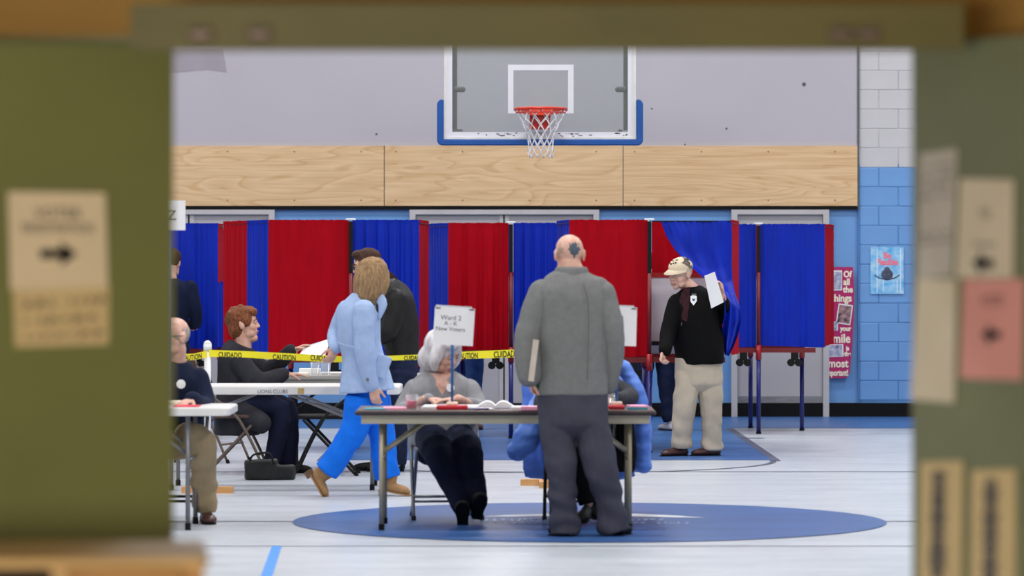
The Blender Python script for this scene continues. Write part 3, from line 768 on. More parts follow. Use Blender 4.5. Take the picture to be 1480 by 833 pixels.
def booth(label, pole_px, pole_d, curtains, half=0.52, depth=1.25, rot=0.0):
    p = Vector((xw(pole_px, pole_d), pole_d, 0))
    b = thing('voting_booth', label, 'voting booth', p, 0, 'curtained voting booths')
    fwd = Vector((math.sin(rot), math.cos(rot), 0)); sd = Vector((fwd.y, -fwd.x, 0))
    mid = p + fwd * depth * 0.55
    spots = [p, p + fwd * depth, mid + sd * half, mid - sd * half]
    for i, s_ in enumerate(spots):
        q = MB(); q.cyl(s_ + Z * 0, s_ + Z * 0.74, 0.021); lg = obj('leg', q, M_navymet, b, smooth=True)
        q = MB(); q.cyl(s_, s_ + Z * 0.02, 0.025); obj('foot_cap', q, M_blackmet, lg)
        q = MB(); q.cyl(s_ + Z * 0.70, s_ + Z * 0.84, 0.027); obj('leg_cuff', q, M_redmet, lg, smooth=True)
    for i, s_ in enumerate(spots[:2]):
        q = MB(); q.cyl(s_ + Z * 0.84, s_ + Z * 1.53, 0.018); obj('post', q, M_dkred, b, smooth=True)
        q = MB(); q.span((s_.x - 0.017, s_.y - 0.017, 1.53), (s_.x + 0.017, s_.y + 0.017, ZC - 0.015)); obj('pole', q, M_blackmet, b)
        q = MB(); q.loft([s_ - sd * 0.035 + Z * (ZC + .003), s_ + sd * 0.035 + Z * (ZC + .003)], [0.008, 0.008], sub=1); obj('rod_clip', q, M_paper, b, smooth=True)
    # transverse writing panel, spine panel, rails, shelf
    R = Matrix((sd, fwd, Z)).transposed()
    for s_, nm in ((-1, 'left'), (1, 'right')):
        c = mid + sd * s_ * half * 0.5
        q = MB(); q.box(c + Z * 1.14, (half - 0.04, 0.012, 0.70), R); pn = obj('panel', q, M_whitepan, b)
        q = MB(); q.box(c + Z * 1.51, (half, 0.03, 0.04), R); q.box(c + Z * 0.80, (half, 0.03, 0.05), R); q.box(mid + sd * s_ * half + Z * 1.155, (0.03, 0.03, 0.7), R); obj('panel_frame', q, M_redmet, pn)
        for sg in (-1, 1):
            q = MB(); q.box(c + fwd * sg * 0.19 + Z * 0.93, (half - 0.05, 0.34, 0.02), R); sh = obj('writing_shelf', q, M_dkred, b)
            q = MB(); q.box(c + fwd * sg * 0.36 + Z * 0.925, (half - 0.05, 0.012, 0.035), R); obj('shelf_lip', q, M_blackmet, sh)
    q = MB(); q.box((p + fwd * depth / 2) + Z * 1.17, (0.012, depth - 0.06, 0.66), R); sp = obj('spine_panel', q, M_whitepan, b)
    q = MB(); q.box((p + fwd * depth / 2) + Z * 1.51, (0.03, depth, 0.04), R); q.box((p + fwd * depth / 2) + Z * 0.80, (0.03, depth, 0.05), R); obj('panel_frame', q, M_redmet, sp)
    for s_ in (-1, 1):
        q = MB(); q.box(p + sd * s_ * half * .6 + fwd * 0.05 + Z * 0.79, (half * 1.15, 0.04, 0.045), R); obj('front_rail', q, M_dkred, b)
        c = p + sd * s_ * 0.14 + fwd * 0.06
        if s_ == 1: c = p + sd * (half * .75) + fwd * .06
        q = MB(); q.box(c + Z * 0.735, (0.07, 0.05, 0.09), R)
        cs = obj('caster', q, M_blackmet, b)
        for k in (-1, 1):
            q = MB(); q.cyl(c + sd * k * 0.036 - fwd * .02 + Z * 0.672, c + sd * k * 0.036 + fwd * .02 + Z * 0.672, 0.036, 16); obj('wheel', q, M_blackmet, cs)
    for i, cu in enumerate(curtains):
        a, d0, c_, d1, colr = cu[:5]
        kw = cu[5] if len(cu) > 5 else {}
        m = M_red_c if colr == 'r' else M_blue_c
        o = curtain([pl(a, d0), pl(c_, d1)], kw.pop('zt', ZC), kw.pop('zb', ZB), m, b, seed=i * 3.1 + pole_px, **kw)
        p0, p1 = Vector((*pl(a, d0), ZC - 0.03)) + Y * .022, Vector((*pl(c_, d1), ZC - 0.03)) + Y * .022
        q = MB(); q.cyl(p0, p1, 0.006, 8); obj('rod', q, M_blackmet, b)
    return b
# near right booth (man leaving it)
bA = booth('booth with a red curtain and the blue one pushed aside by man in cap', 938.5, 32.95,
      [(823, 33.0, 936, 33.0, 'r', dict(folds=4, amp=.006)), (805, 34.0, 823, 33.03, 'b', dict(folds=4, amp=.01)), (1057, 33.05, 1068, 34.2, 'r', dict(folds=2, amp=.012)),
       (805, 34.1, 938, 34.3, 'b', dict(folds=4)), (942, 34.3, 1068, 34.3, 'r', dict(folds=4))], half=0.55)
# the pushed-aside blue curtain
def lerp_poly(P, t):
    n = len(P) - 1; k = min(int(t * n), n - 1); f = t * n - k
    return tuple(P[k][i] + (P[k + 1][i] - P[k][i]) * f for i in range(len(P[0])))
Lc = [(955, 319, 33.0), (963, 341, 32.98), (976, 362, 32.95), (993, 381, 32.9), (1014, 399, 32.75), (1034, 412, 32.45), (1047, 428, 32.3), (1047, 452, 32.3), (1044, 475, 32.34), (1044, 495, 32.4), (1048, 513, 32.45)]
Rc = [(1057, 319, 33.0), (1058, 340, 33.0), (1058, 362, 33.0), (1058, 384, 33.0), (1059, 405, 32.98), (1063, 425, 32.7), (1070, 445, 32.5), (1071, 465, 32.45), (1067, 484, 32.5), (1061, 500, 32.55), (1053, 515, 32.5)]
q = MB(); nu, nv = 50, 60
vs = []
for j in range(nv + 1):
    v = j / nv; a = lerp_poly(Lc, v); b = lerp_poly(Rc, v)
    for i in range(nu + 1):
        u = i / nu
        px, py, d = (a[k] + (b[k] - a[k]) * u for k in range(3))
        py += 10 * math.sin(math.pi * u) * math.sin(math.pi * v) * (1 if v < .5 else .3)
        p = at(px, py, d)
        f = 0.05 * v * math.sin(u * 9 + v * 4) * (1 - u * .4) + 0.028 * math.sin(u * 16 + 1 + v * 2) * min(1, v * 2) + 0.02 * noise.noise(Vector((u * 4, v * 6, 2)))
        if u < 0.12: f -= 0.05 * (0.12 - u) / 0.12 * math.sin(math.pi * min(1, v * 1.5))
        f += 0.006 * math.sin(u * 70) * max(0, 1 - v * 8)
        vs.append(p - Y * f)
q.add(vs, [(j * (nu + 1) + i, (j + 1) * (nu + 1) + i, (j + 1) * (nu + 1) + i + 1, j * (nu + 1) + i + 1) for j in range(nv) for i in range(nu)])
obj('curtain', q, M_blue_c, bA, smooth=True, label='blue curtain pushed aside by a raised hand')
q = MB(); q.cyl(at(943, 320, 33.0), at(1057, 320, 33.0), 0.006, 8); obj('rod', q, M_blackmet, bA)
q = MB(); q.box(at(902, 470, 32.93) + Y * 0.0, (0.165, 0.002, 0.35)); 
# near left booth
bB = booth('booth behind red-haired woman, wide red curtain beside narrow blue side', 507, 32.95,
      [(388, 33.0, 504, 33.0, 'r', dict(folds=4, amp=.008)), (509, 33.0, 606, 33.0, 'b', dict(folds=6, amp=.026)), (357, 33.6, 388, 33.0, 'b', dict(folds=5, amp=.014)),
       (322, 34.4, 357, 33.65, 'r', dict(folds=5, amp=.014)), (606, 33.05, 620, 34.2, 'r', dict(folds=2, amp=.014)), (330, 34.5, 505, 34.4, 'b'), (510, 34.4, 620, 34.3, 'r')], half=0.55)
bC = booth('middle booth with jeans showing below its red curtain, blue curtain beside', 738.5, 35.6,
      [(648, 35.65, 735, 35.65, 'r', dict(folds=4, amp=.02)), (742, 35.65, 826, 35.65, 'b', dict(folds=6, amp=.02)), (619, 36.6, 649, 35.7, 'b', dict(folds=4, amp=.012)),
       (625, 37.0, 738, 37.0, 'b'), (742, 37.0, 830, 37.0, 'r')], half=0.46)
bD = booth('far booth with two blue curtains in front of right grey door', 1096.5, 36.6,
      [(1012, 36.65, 1093, 36.65, 'b', dict(folds=4, amp=.008)), (1099, 36.65, 1192, 36.65, 'b', dict(folds=4, amp=.008)), (1192, 36.65, 1205, 37.7, 'r', dict(folds=3, amp=.012)),
       (1012, 36.7, 1015, 37.7, 'b'), (1020, 37.9, 1096, 37.9, 'r'), (1100, 37.9, 1200, 37.9, 'b')], half=0.46)
bE = booth('blue curtained booth at the far left behind bald man in navy sweater', 213, 36.0,
      [(120, 36.05, 208, 36.05, 'r'), (217, 36.05, 315, 36.05, 'b', dict(folds=4, amp=.022)), (314, 36.08, 323, 36.9, 'r', dict(folds=2, amp=.01, zb=1.44)), (314, 36.3, 326, 36.9, 'b', dict(folds=3, amp=.02, zt=1.45)),
       (120, 37.3, 213, 37.3, 'b'), (217, 37.3, 320, 37.3, 'b')], half=0.62)
# notice hung on the red curtain of the near right booth is the second table sign (built below)

# ------------------------------------------------------------------ tables
def table(label, cx, yf, width, depth, zt, thick, mtop, mleg, legx, apron=None, round_=0.03, edge=None, foot='tube', name='folding_table'):
    t = thing(name, label, 'table', (cx, yf + depth / 2, 0), 0)
    q = MB(); q.rbox((0, 0, zt - thick / 2), (width, depth, thick), round_); tp = obj('tabletop', q, mtop, t, local=True)
    if edge:
        q = MB(); q.rbox((0, 0, zt - thick / 2 - 0.004), (width + 0.008, depth + 0.008, thick - 0.006), round_ + .004); obj('edge_band', q, edge, tp, local=True)
    if apron:
        q = MB(); h = 0.052; zz = zt - thick - h / 2
        for s_ in (-1, 1):
            q = MB(); q.box((0, s_ * (depth / 2 - 0.03), zz), (width - 0.07, 0.02, h)); obj('apron', q, apron, t, local=True)
            q = MB(); q.box((s_ * (width / 2 - 0.045), 0, zz), (0.02, depth - 0.08, h)); obj('apron', q, apron, t, local=True)
    zu = zt - thick
    for sx in (-1, 1):
        for sy in (-1, 1):
            x = sx * (width / 2 - legx); y = sy * (depth / 2 - 0.09)
            q = MB()
            if foot == 'tube': q.cyl((x, y, 0), (x, y, zu), 0.0145)
            else: q.tube([(x, y * .75, zu), (x, y * .8, zu - .2), (x, y, 0.25), (x, y * 1.15, 0)], 0.015)
            lg = obj('leg', q, mleg, t, smooth=True, local=True)
            q = MB(); q.cyl((x, y if foot == 'tube' else y * 1.15, 0), (x, y if foot == 'tube' else y * 1.15, 0.04), 0.018); obj('foot_cap', q, M_blackmet, lg, local=True)
        x = sx * (width / 2 - legx)
        q = MB(); q.cyl((x, -(depth / 2 - .09), 0.28 if foot != 'tube' else 0.42), (x, depth / 2 - .09, 0.28 if foot != 'tube' else 0.42), 0.011); obj('crossbar', q, mleg, t, smooth=True, local=True)
        for yb in (-depth / 2 + .12, depth / 2 - .12):
            bl_ = 0.6 if thick > .055 else 0.33
            q = MB(); q.cyl((x, yb, zu - 0.24), (x - sx * bl_, yb, zu), 0.011); obj('brace', q, mleg, t, smooth=True, local=True)
    return t
T1d = 23.35
T1 = table('brown topped folding table in the middle, beside man in grey jacket', xw(730.5, T1d), T1d, 1.81, 0.76, 0.732, 0.03, M_ttop, M_beige_leg, 0.155, M_beige, 0.02, M_tedge)
T0 = table('white plastic folding table of bald man in navy sweater, beside left door', xw(332, 23.4) - 0.915, 23.4, 1.83, 0.74, 0.745, 0.05, M_plastic, M_grmet, 0.26, None, 0.06)
T2d = 27.5
T2 = table('long white plastic folding table behind the woman in light blue coat', xw(578, T2d) - 0.915, T2d, 1.83, 0.74, 0.742, 0.058, M_plastic, M_grmet, 0.2, None, 0.05)
T3d = 30.25
T3 = table('grey topped table where the red-haired woman sits', xw(385, T3d) + 0.6, T3d, 1.2, 0.7, 0.74, 0.035, M_graytop, M_blackmet, 0.2, M_graytop, 0.01, None, 'curved')
o = T2
q = MB(); q.span((xw(380, T2d), T2d - 0.0035, zw(571, T2d)), (xw(381, T2d), T2d - 0.0025, zw(570, T2d)))
lettering('LIONS CLUBS', 0.036, M_inkg, T2, Vector((xw(394, T2d), T2d - 0.001, zw(566.5, T2d))), X, Z)
q = MB(); q.box((xw(435, T2d), T2d - 0.002, zw(565.5, T2d)), (0.042, 0.004, 0.04)); obj('sticker', q, mat('amber sticker', (206, 176, 110), .5, rgb2=(168, 132, 70), vscale=40), T2)

# ------------------------------------------------------------------ chairs
def folding_chair(label, loc, rz, m, mseat, group='folding chairs at the tables', name='folding_chair'):
    c = thing(name, label, 'chair', loc, rz, group)
    q = MB(); q.rbox((0, -0.01, 0.445), (0.40, 0.40, 0.028), 0.05); obj('seat', q, mseat, c, local=True)
    q = MB()
    N = 8; vs = []
    for j, z in ((0, .64), (1, .82)):
        for i in range(N + 1):
            u = i / N - .5; vs.append(Vector((u * .42, .235 - .03 * (1 - 4 * u * u) * -1 + (z - .64) * .15, z)))
    b2 = [v + Vector((0, .014, 0)) for v in vs]; n = N + 1
    fs = [(i, i + 1, n + i + 1, n + i) for i in range(N)] + [(3 * n + i, 3 * n + i + 1, 2 * n + i + 1, 2 * n + i) for i in range(N)] + [(i + 1, i, 2 * n + i, 2 * n + i + 1) for i in range(N)] + [(n + i, n + i + 1, 3 * n + i + 1, 3 * n + i) for i in range(N)]
    q.add(vs + b2, fs); obj('backrest', q, mseat, c, local=True)
    for sx in (-1, 1):
        x = sx * 0.215
        q = MB(); q.tube([(x, .26, .83), (x, .2, .62), (x, -.02, .42), (x, -.23, 0)], 0.0115); lg = obj('leg', q, m, c, smooth=True, local=True)
        q = MB(); q.cyl((x, -.23, 0), (x, -.222, .03), 0.015); obj('foot_cap', q, M_blackmet, lg, local=True)
        x = sx * 0.19
        q = MB(); q.tube([(x, -.16, .43), (x, .06, .2), (x, .25, 0)], 0.0115); lg = obj('leg', q, m, c, smooth=True, local=True)
        q = MB(); q.cyl((x, .25, 0), (x, .242, .03), 0.015); obj('foot_cap', q, M_blackmet, lg, local=True)
    q = MB(); q.cyl((-.215, -.165, .15), (.215, -.165, .15), 0.009); obj('stretcher', q, m, c, smooth=True, local=True)
    q = MB(); q.cyl((-.19, .155, .10), (.19, .155, .10), 0.009); obj('stretcher', q, m, c, smooth=True, local=True)
    return c
ch6 = folding_chair('grey metal folding chair under the grey-haired woman', (xw(643, 24.55), 24.55, 0), 0.10, M_grmet, mat('grey seat', (110, 110, 114), .45))
ch7 = folding_chair('black folding chair with blue puffer jacket on its back', (xw(838, 24.55), 24.55, 0), -0.05, M_blackmet, M_blackmet)
ch4 = folding_chair('brown folding chair under the red-haired woman', (xw(345, 29.75), 29.75, 0), math.radians(90), M_brmet, mat('brown seat', (72, 50, 46), .5))
ch5 = folding_chair('dark folding chair under the bald man in navy sweater', (xw(247, 24.55), 24.55, 0), 0.0, M_blackmet, M_blackmet)
folding_chair('brown folding chair standing empty behind the white tape post', (xw(308, 31.5), 31.5, 0), math.radians(70), M_brmet, mat('brown seat', (72, 50, 46), .5))
folding_chair('black folding chair standing empty by the grey topped table', (xw(470, 29.6), 29.6, 0), math.radians(-90), M_blackmet, M_blackmet)

# ------------------------------------------------------------------ tape, posts
def tape_post(label, px, fy, top_py):
    p = gr(px, fy)
    t = thing('tape_post', label, 'post', p, 0, 'white caution tape posts')
    d = p.y
    zt = zw(top_py, d)
    q = MB(); q.cyl(p + Z * 0.045, p + Z * (zt - .04), 0.023); obj('pole', q, M_pvc, t, smooth=True)
    q = MB(); q.cyl(p + Z * (zt - .045), p + Z * zt, 0.029); q.sph(p + Z * zt, 0.028); obj('pole_cap', q, M_pvc, t, smooth=True)
    q = MB(); q.box(p + Z * 0.0225, (0.36, 0.09, 0.045)); obj('base_plank', q, M_pine, t)
    q = MB(); q.box(p + Y * 0.205 + Z * 0.0225, (0.09, 0.32, 0.045)); obj('base_plank', q, M_pine, t)
    q = MB(); q.box(p - Y * 0.205 + Z * 0.0225, (0.09, 0.32, 0.045)); obj('base_plank', q, M_pine, t)
    return p
pA = tape_post('white tape post on wooden cross base beside the seated red-haired woman', 300, 713, 498)
pB = tape_post('white tape post on wooden cross base behind man in grey jacket', 788, 702, 498)
def tape(name, pts, label, words):
    # pts: (px, py_top, py_bottom, d)
    q = MB(); vs = []
    P = []
    n = len(pts) - 1
    for k in range(n * 10 + 1):
        P.append(lerp_poly(pts, k / (n * 10)))
    for (px, a, b, d) in P: vs += [at(px, a, d), at(px, b, d)]
    m = len(P)
    q.add(vs + [v + Y * 0.001 for v in vs], [(2 * i, 2 * i + 1, 2 * i + 3, 2 * i + 2) for i in range(m - 1)] + [(2 * m + 2 * i + 2, 2 * m + 2 * i + 3, 2 * m + 2 * i + 1, 2 * m + 2 * i) for i in range(m - 1)])
    c = at(pts[0][0], pts[0][1], pts[0][3])
    o = obj(name, q, M_yellow, None, origin=c); tag(o, label, 'caution tape', 'caution tape between the posts')
    for s_, p0, p1, dy in words:
        d = lerp_poly(pts, (p0 - pts[0][0]) / (pts[-1][0] - pts[0][0]))[3]
        def warp(x, y, p0=p0, p1=p1):
            px = (p0 + p1) / 2 + x / Wd * (p1 - p0)
            tt = (px - pts[0][0]) / (pts[-1][0] - pts[0][0])
            k = 0
            while k < len(pts) - 2 and px > pts[k + 1][0]: k += 1
            f = (px - pts[k][0]) / (pts[k + 1][0] - pts[k][0])
            L_ = [pts[k][i] + (pts[k + 1][i] - pts[k][i]) * f for i in range(4)]
            mid_, hh = (L_[1] + L_[2]) / 2, (L_[2] - L_[1])
            return at(px, mid_ + dy - y / 0.72 * hh * 0.80, L_[3] - 0.002)
        Wd = {'CAUTION': 4.55, 'CUIDADO': 4.5}.get(s_, 4.5)
        lettering(s_, 1.0, M_ink, o, c, X, Z, warp=warp, bold=0.02)
dA = pA.y - 0.03
tape('caution_tape', [(302, 506, 516, dA), (350, 507.5, 517, dA + .03), (420, 511, 521, dA + .1), (487, 515, 524, dA + .16), (525, 515.8, 523.5, dA + .2), (560, 514.5, 521.5, dA + .24), (610, 512.5, 520.5, dA + .28), (660, 509, 519.5, dA + .32), (742, 505.5, 517, dA + .4), (786, 504, 516, pB.y - .03)],
     'long yellow caution tape stretched between the two white posts', [('CUIDADO', 316, 349, 2), ('CAUTION', 394, 428, 2), ('CUIDADO', 449, 483, 0), ('CUIDADO', 584, 612, 1), ('CAUTION', 660, 691, 1.5), ('CUIDADO', 714, 750, 1)])
tape('caution_tape', [(200, 512, 520, dA - .4), (262, 512, 521, dA - .1), (280, 511.5, 521, dA - .05), (299, 507, 517, dA)], 'short yellow caution tape running behind the bald man from the white post', [('CAUTION', 262, 292, 1)])

# ------------------------------------------------------------------ table clutter
TZ = 0.733
def tp(px, d): return Vector((xw(px, d), d, TZ))
def sheet(px0, px1, d0, d1, m, label, z=TZ, h=0.004, name='paper_sheet', rz=0.0, cat='paper', grp=None):
    x0, x1 = xw(px0, d0), xw(px1, d0)
    c = Vector(((x0 + x1) / 2, (d0 + d1) / 2, z))
    q = MB(); q.box(c + Z * h / 2, (x1 - x0, d1 - d0, h), Matrix.Rotation(rz, 3, 'Z'))
    return tag(obj(name, q, m, None, origin=c), label, cat, grp)
M_teal = mat('teal folder', (60, 150, 170), .5); M_redp = mat('red folder', (196, 20, 44), .45); M_pk = mat('pink form', (246, 160, 190), .6)
sheet(526, 558, 23.42, 23.62, M_teal, 'teal folder on the left end of the brown table', h=.006, name='folder', cat='folder')
sheet(553, 585, 23.45, 23.7, M_pk, 'pink form sheets beside the pink drink on the brown table', h=.01, rz=.1)
sheet(611, 690, 23.6, 23.95, M_paper, 'white sheets spread under the hands of the grey-haired woman', h=.012, rz=-.06)
def card_box(label, px, d, lab2):
    pass
def sign_stand(label, px, d, sign_px, text, base_m, tilt, bw_=.19):
    p = tp(px, d)
    t = thing('sign_stand', label, 'sign', p, 0, 'paper signs on blue sticks')
    q = MB(); q.rbox(p + Z * 0.012, (bw_, 0.13, 0.024), 0.01); obj('base', q, base_m, t)
    q = MB(); q.rbox(p + Z * 0.034, (0.07, 0.05, 0.022), 0.008); obj('holder', q, M_paperc, t)
    zt = zw(sign_px[1] + 12, d)
    q = MB(); q.cyl(p + Z * 0.03, Vector((p.x, p.y, zt)), 0.0085); obj('stick', q, mat('blue stick', (20, 100, 170), .4), t, smooth=True)
    (a, b, c_, d_) = sign_px
    q = MB(); R = Matrix.Rotation(tilt, 3, 'Y'); cen = at((a + c_) / 2, (b + d_) / 2, d - 0.013)
    W_, H_ = (c_ - a) * d / F, (d_ - b) * d / F
    q.box(cen, (W_, 0.004, H_), R); cd = obj('sign_card', q, M_paper, t)
    q = MB(); q.box(cen + Y * 0.003 + Z * 0.012 + X * -.006, (W_ * .9, 0.003, H_), R); obj('backing_card', q, mat('card grey', (200, 200, 206), .6), t)
    ux, uz = R @ X, R @ Z
    for k in (-.42, .42):
        q = MB(); q.box(cen + ux * k * W_ + uz * H_ * .47 - Y * 0.004, (0.03, 0.003, 0.008), R); obj('clip', q, M_inkg, cd)
    for s_, dy, sz in text: lettering(s_, sz, M_inkg, cd, cen + uz * dy - ux * 0.02 - Y * 0.0025, ux, uz)
    return t
sign_stand('white sign reading Ward 2 on a blue stick before the grey-haired woman', 653.5, 23.5, (627, 445, 685, 499), [('Ward 2', .05, .040), ('A - K', .016, .036), ('New Voters', -.018, .036)], M_redp, 0.06)
sign_stand('white sign on a blue stick partly hidden by man in grey jacket', 891, 23.55, (862, 444, 920, 500), [('Ward 2', .05, .040), ('L - Z', .016, .036)], M_redp, 0.03, .10)
def cup(label, p, mliq=None, name='plastic_cup', h=0.085, grp=None):
    t = thing(name, label, 'cup', p, 0, grp)
    q = MB(); q.lathe([(0.030, 0.0), (0.041, h), (0.043, h), (0.039, h - .002), (0.029, 0.004)], (0, 0, 0), 20); obj('cup_body', q, G_cup, t, smooth=True, local=True)
    if mliq:
        q = MB(); q.lathe([(0.0285, 0.006), (0.034, h * .55)], (0, 0, 0), 20); obj('drink', q, mliq, t, local=True)
    return t
cup('clear cup of pink drink at left hand of the grey-haired woman', tp(595, 23.62), mat('pink drink', (240, 130, 156), .3))
cup('clear cup beside the right blue stick on the brown table', tp(881, 23.75))
# open book
p = tp(716, 23.75); ob = thing('open_book', 'open white book lying in the middle of the brown table', 'book', p)
for sg in (-1, 1):
    q = MB(); vs = []
    for i in range(9):
        u = i / 8; x = sg * u * 0.115; z = 0.006 + 0.042 * math.sin(math.pi * min(1, u * .9 + .08)) * (1 - .35 * u)
        for y in (-.11, .11): vs.append(Vector((x, y, z)))
    lo_ = [Vector((v.x, v.y, 0.002)) for v in vs]; n = len(vs)
    fs = [(2 * i, 2 * i + 2, 2 * i + 3, 2 * i + 1) for i in range(8)] + [(n + 2 * i + 1, n + 2 * i + 3, n + 2 * i + 2, n + 2 * i) for i in range(8)] + [(2 * i + 2, 2 * i, n + 2 * i, n + 2 * i + 2) for i in range(8)] + [(2 * i + 1, 2 * i + 3, n + 2 * i + 3, n + 2 * i + 1) for i in range(8)] + [(16, 17, n + 17, n + 16)]
    q.add(vs + lo_, fs); obj('page_block', q, M_paper, ob, smooth=False, local=True)
q = MB(); q.box((0, 0, 0.001), (0.24, 0.235, 0.002)); obj('cover', q, M_navymet, ob, local=True)
sheet(683, 712, 23.42, 23.6, M_paper, 'white sheet between the sign stand and the open book', h=.006, rz=.2)
sheet(740, 785, 23.5, 23.75, M_paper, 'white sheets left of man in grey jacket on the brown table', h=.012, rz=-.1)
q = MB(); p = tp(765, 23.42); q.box(p + Z * 0.01, (.1, .14, .02)); tag(obj('receipt_book', q, M_pk, None, origin=p), 'small red and pink pad by the standing man on brown table', 'notepad')
q = MB(); p = tp(690, 23.40); q.cyl(p + Z * .006 - X * .06, p + Z * .006 + X * .07 + Y * .02, .005); tag(obj('pen', q, M_navymet, None, origin=p), 'dark pen lying near the front edge of the brown table', 'pen')
sheet(907, 936, 23.42, 23.72, M_teal, 'teal folder at the right end of the brown table', h=.012, name='folder', cat='folder')
q = MB(); q.box(tp(921, 23.55) + Z * 0.018, (.11, .22, .008), Matrix.Rotation(.08, 3, 'Z')); tag(obj('paper_sheet', q, M_pk, None, origin=tp(921, 23.55) + Z * .013), 'pink sheets lying on the teal folder at right end of brown table', 'paper')
# left table
sheet(250, 286, 23.5, 23.75, mat('red card', (216, 60, 80), .6), 'red card under the hand of the bald man', z=0.7455, h=.006, name='card', cat='card')
# Z sign on a tall stick at the left table
p = Vector((xw(246, 23.95), 23.95, 0.7455)); zs = thing('sign_stand', 'white sign with letter Z on a tall stick beside left door', 'sign', p)
q = MB(); q.rbox(p + Z * 0.012, (0.14, 0.1, 0.024), 0.01); obj('base', q, M_paperc, zs)
q = MB(); q.cyl(p + Z * 0.02, Vector((p.x, p.y, zw(300, 23.95))), 0.008); obj('stick', q, mat('blue stick', (20, 100, 170), .4), zs, smooth=True)
cen = at(246, 311.5, 23.93); q = MB(); q.box(cen, (44 * 23.93 / F, .004, 43 * 23.93 / F)); cd = obj('sign_card', q, M_paper, zs)
lettering('Z', 0.085, M_inkg, cd, at(249, 312, 23.926), X, Z)
# grey table clutter
T3Z = 0.7405
def t3(px, d): return Vector((xw(px, d), d, T3Z))
cup('clear plastic cup on the grey table, nearer the red-haired woman', t3(456, 30.4), None, h=.10)
cup('clear plastic cup on the grey table, nearer the blue coat', t3(471, 30.45), None, h=.115)
sheet(402, 444, 30.35, 30.6, M_paperc, 'cream papers under the hand of the red-haired woman', z=T3Z, h=.012)
sheet(432, 462, 30.65, 30.85, M_paper, 'white paper stack behind the cups on the grey table', z=T3Z, h=.04, name='paper_stack')
sheet(463, 500, 30.5, 30.8, M_paper, 'white forms at the right of the cups on the grey table', z=T3Z, h=.012)
# ballot between two hands
q = MB(); c4 = [at(478, 489.5, 29.75), at(470, 514, 29.6), at(430, 517, 29.7), at(441, 501, 29.9)]
q.add(c4 + [v - Y * .002 + Z * .001 for v in c4], [(0, 1, 2, 3), (7, 6, 5, 4), (0, 4, 5, 1), (1, 5, 6, 2), (2, 6, 7, 3), (3, 7, 4, 0)])
bal = tag(obj('ballot_sheet', q, M_paper, None, origin=c4[2]), 'white and light blue sheet passed over the grey table', 'paper')
q = MB(); cc4 = [c4[3].lerp(c4[0], .08), c4[3].lerp(c4[0], .62), c4[2].lerp(c4[1], .55), c4[2].lerp(c4[1], .1)]
q.add([v - Y * .006 for v in cc4], [(0, 1, 2, 3)]); obj('printed_panel', q, mat('light blue print', (110, 186, 232), .6), bal)
# black bag on the floor
p = gr(376, 695); bg = thing('handbag', 'black bag on the floor beside the chair of red-haired woman', 'bag', p + Y * .12)
q = MB(); q.rbox(p + Y * .12 + Z * .075, (.24, .16, .15), .05); q.rbox(p + Y * .12 + X * .17 + Z * .055, (.16, .12, .11), .04); sculpt('bag_body', q, mat('black nylon', (14, 14, 15), .6), bg, .01, 4, (0.008, (9, 9, 9)))
q = MB(); q.tube([p + Y * .05 - X * .08 + Z * .14, p + Y * .05 - X * .05 + Z * .19, p + Y * .05 + X * .06 + Z * .2, p + Y * .05 + X * .10 + Z * .12], .008); obj('handle', q, M_blackmet, bg, smooth=True)
# ------------------------------------------------------------------ people
M_skin = mat('skin', (220, 178, 158), 0.5, rgb2=(204, 152, 132), vscale=18, sss=0.08, bump=0.06, bscale=120)
M_skin2 = mat('pale aged skin', (224, 184, 166), 0.5, rgb2=(204, 150, 132), vscale=22, sss=0.08, bump=0.12, bscale=90)
M_lip = mat('lips', (176, 100, 96), 0.45)
M_eyew = mat('eye white', (225, 220, 215), 0.25)
M_iris = mat('dark iris', (40, 34, 32), 0.2)
M_brow_g = mat('grey brow', (150, 140, 134), 0.8)
M_brow_b = mat('brown brow', (90, 60, 44), 0.8)
def hairmat(name, a, b, st=(28, 28, 5)):
    return mat(name, a, 0.65, spec=0.2, rgb2=b, vscale=3.0, stretch=st, bump=0.4, bscale=3.0, detail=5)
def frame_of(yaw, pitch=0.0, roll=0.0):
    y = math.radians(yaw); p = math.radians(pitch)
    f = Vector((math.sin(y), -math.cos(y), 0)); l = Z.cross(f)
    f2 = f * math.cos(p) - Z * math.sin(p); u = f * math.sin(p) + Z * math.cos(p)
    r = math.radians(roll)
    l2 = l * math.cos(r) + u * math.sin(r); u2 = u * math.cos(r) - l * math.sin(r)
    return f2, u2, l2
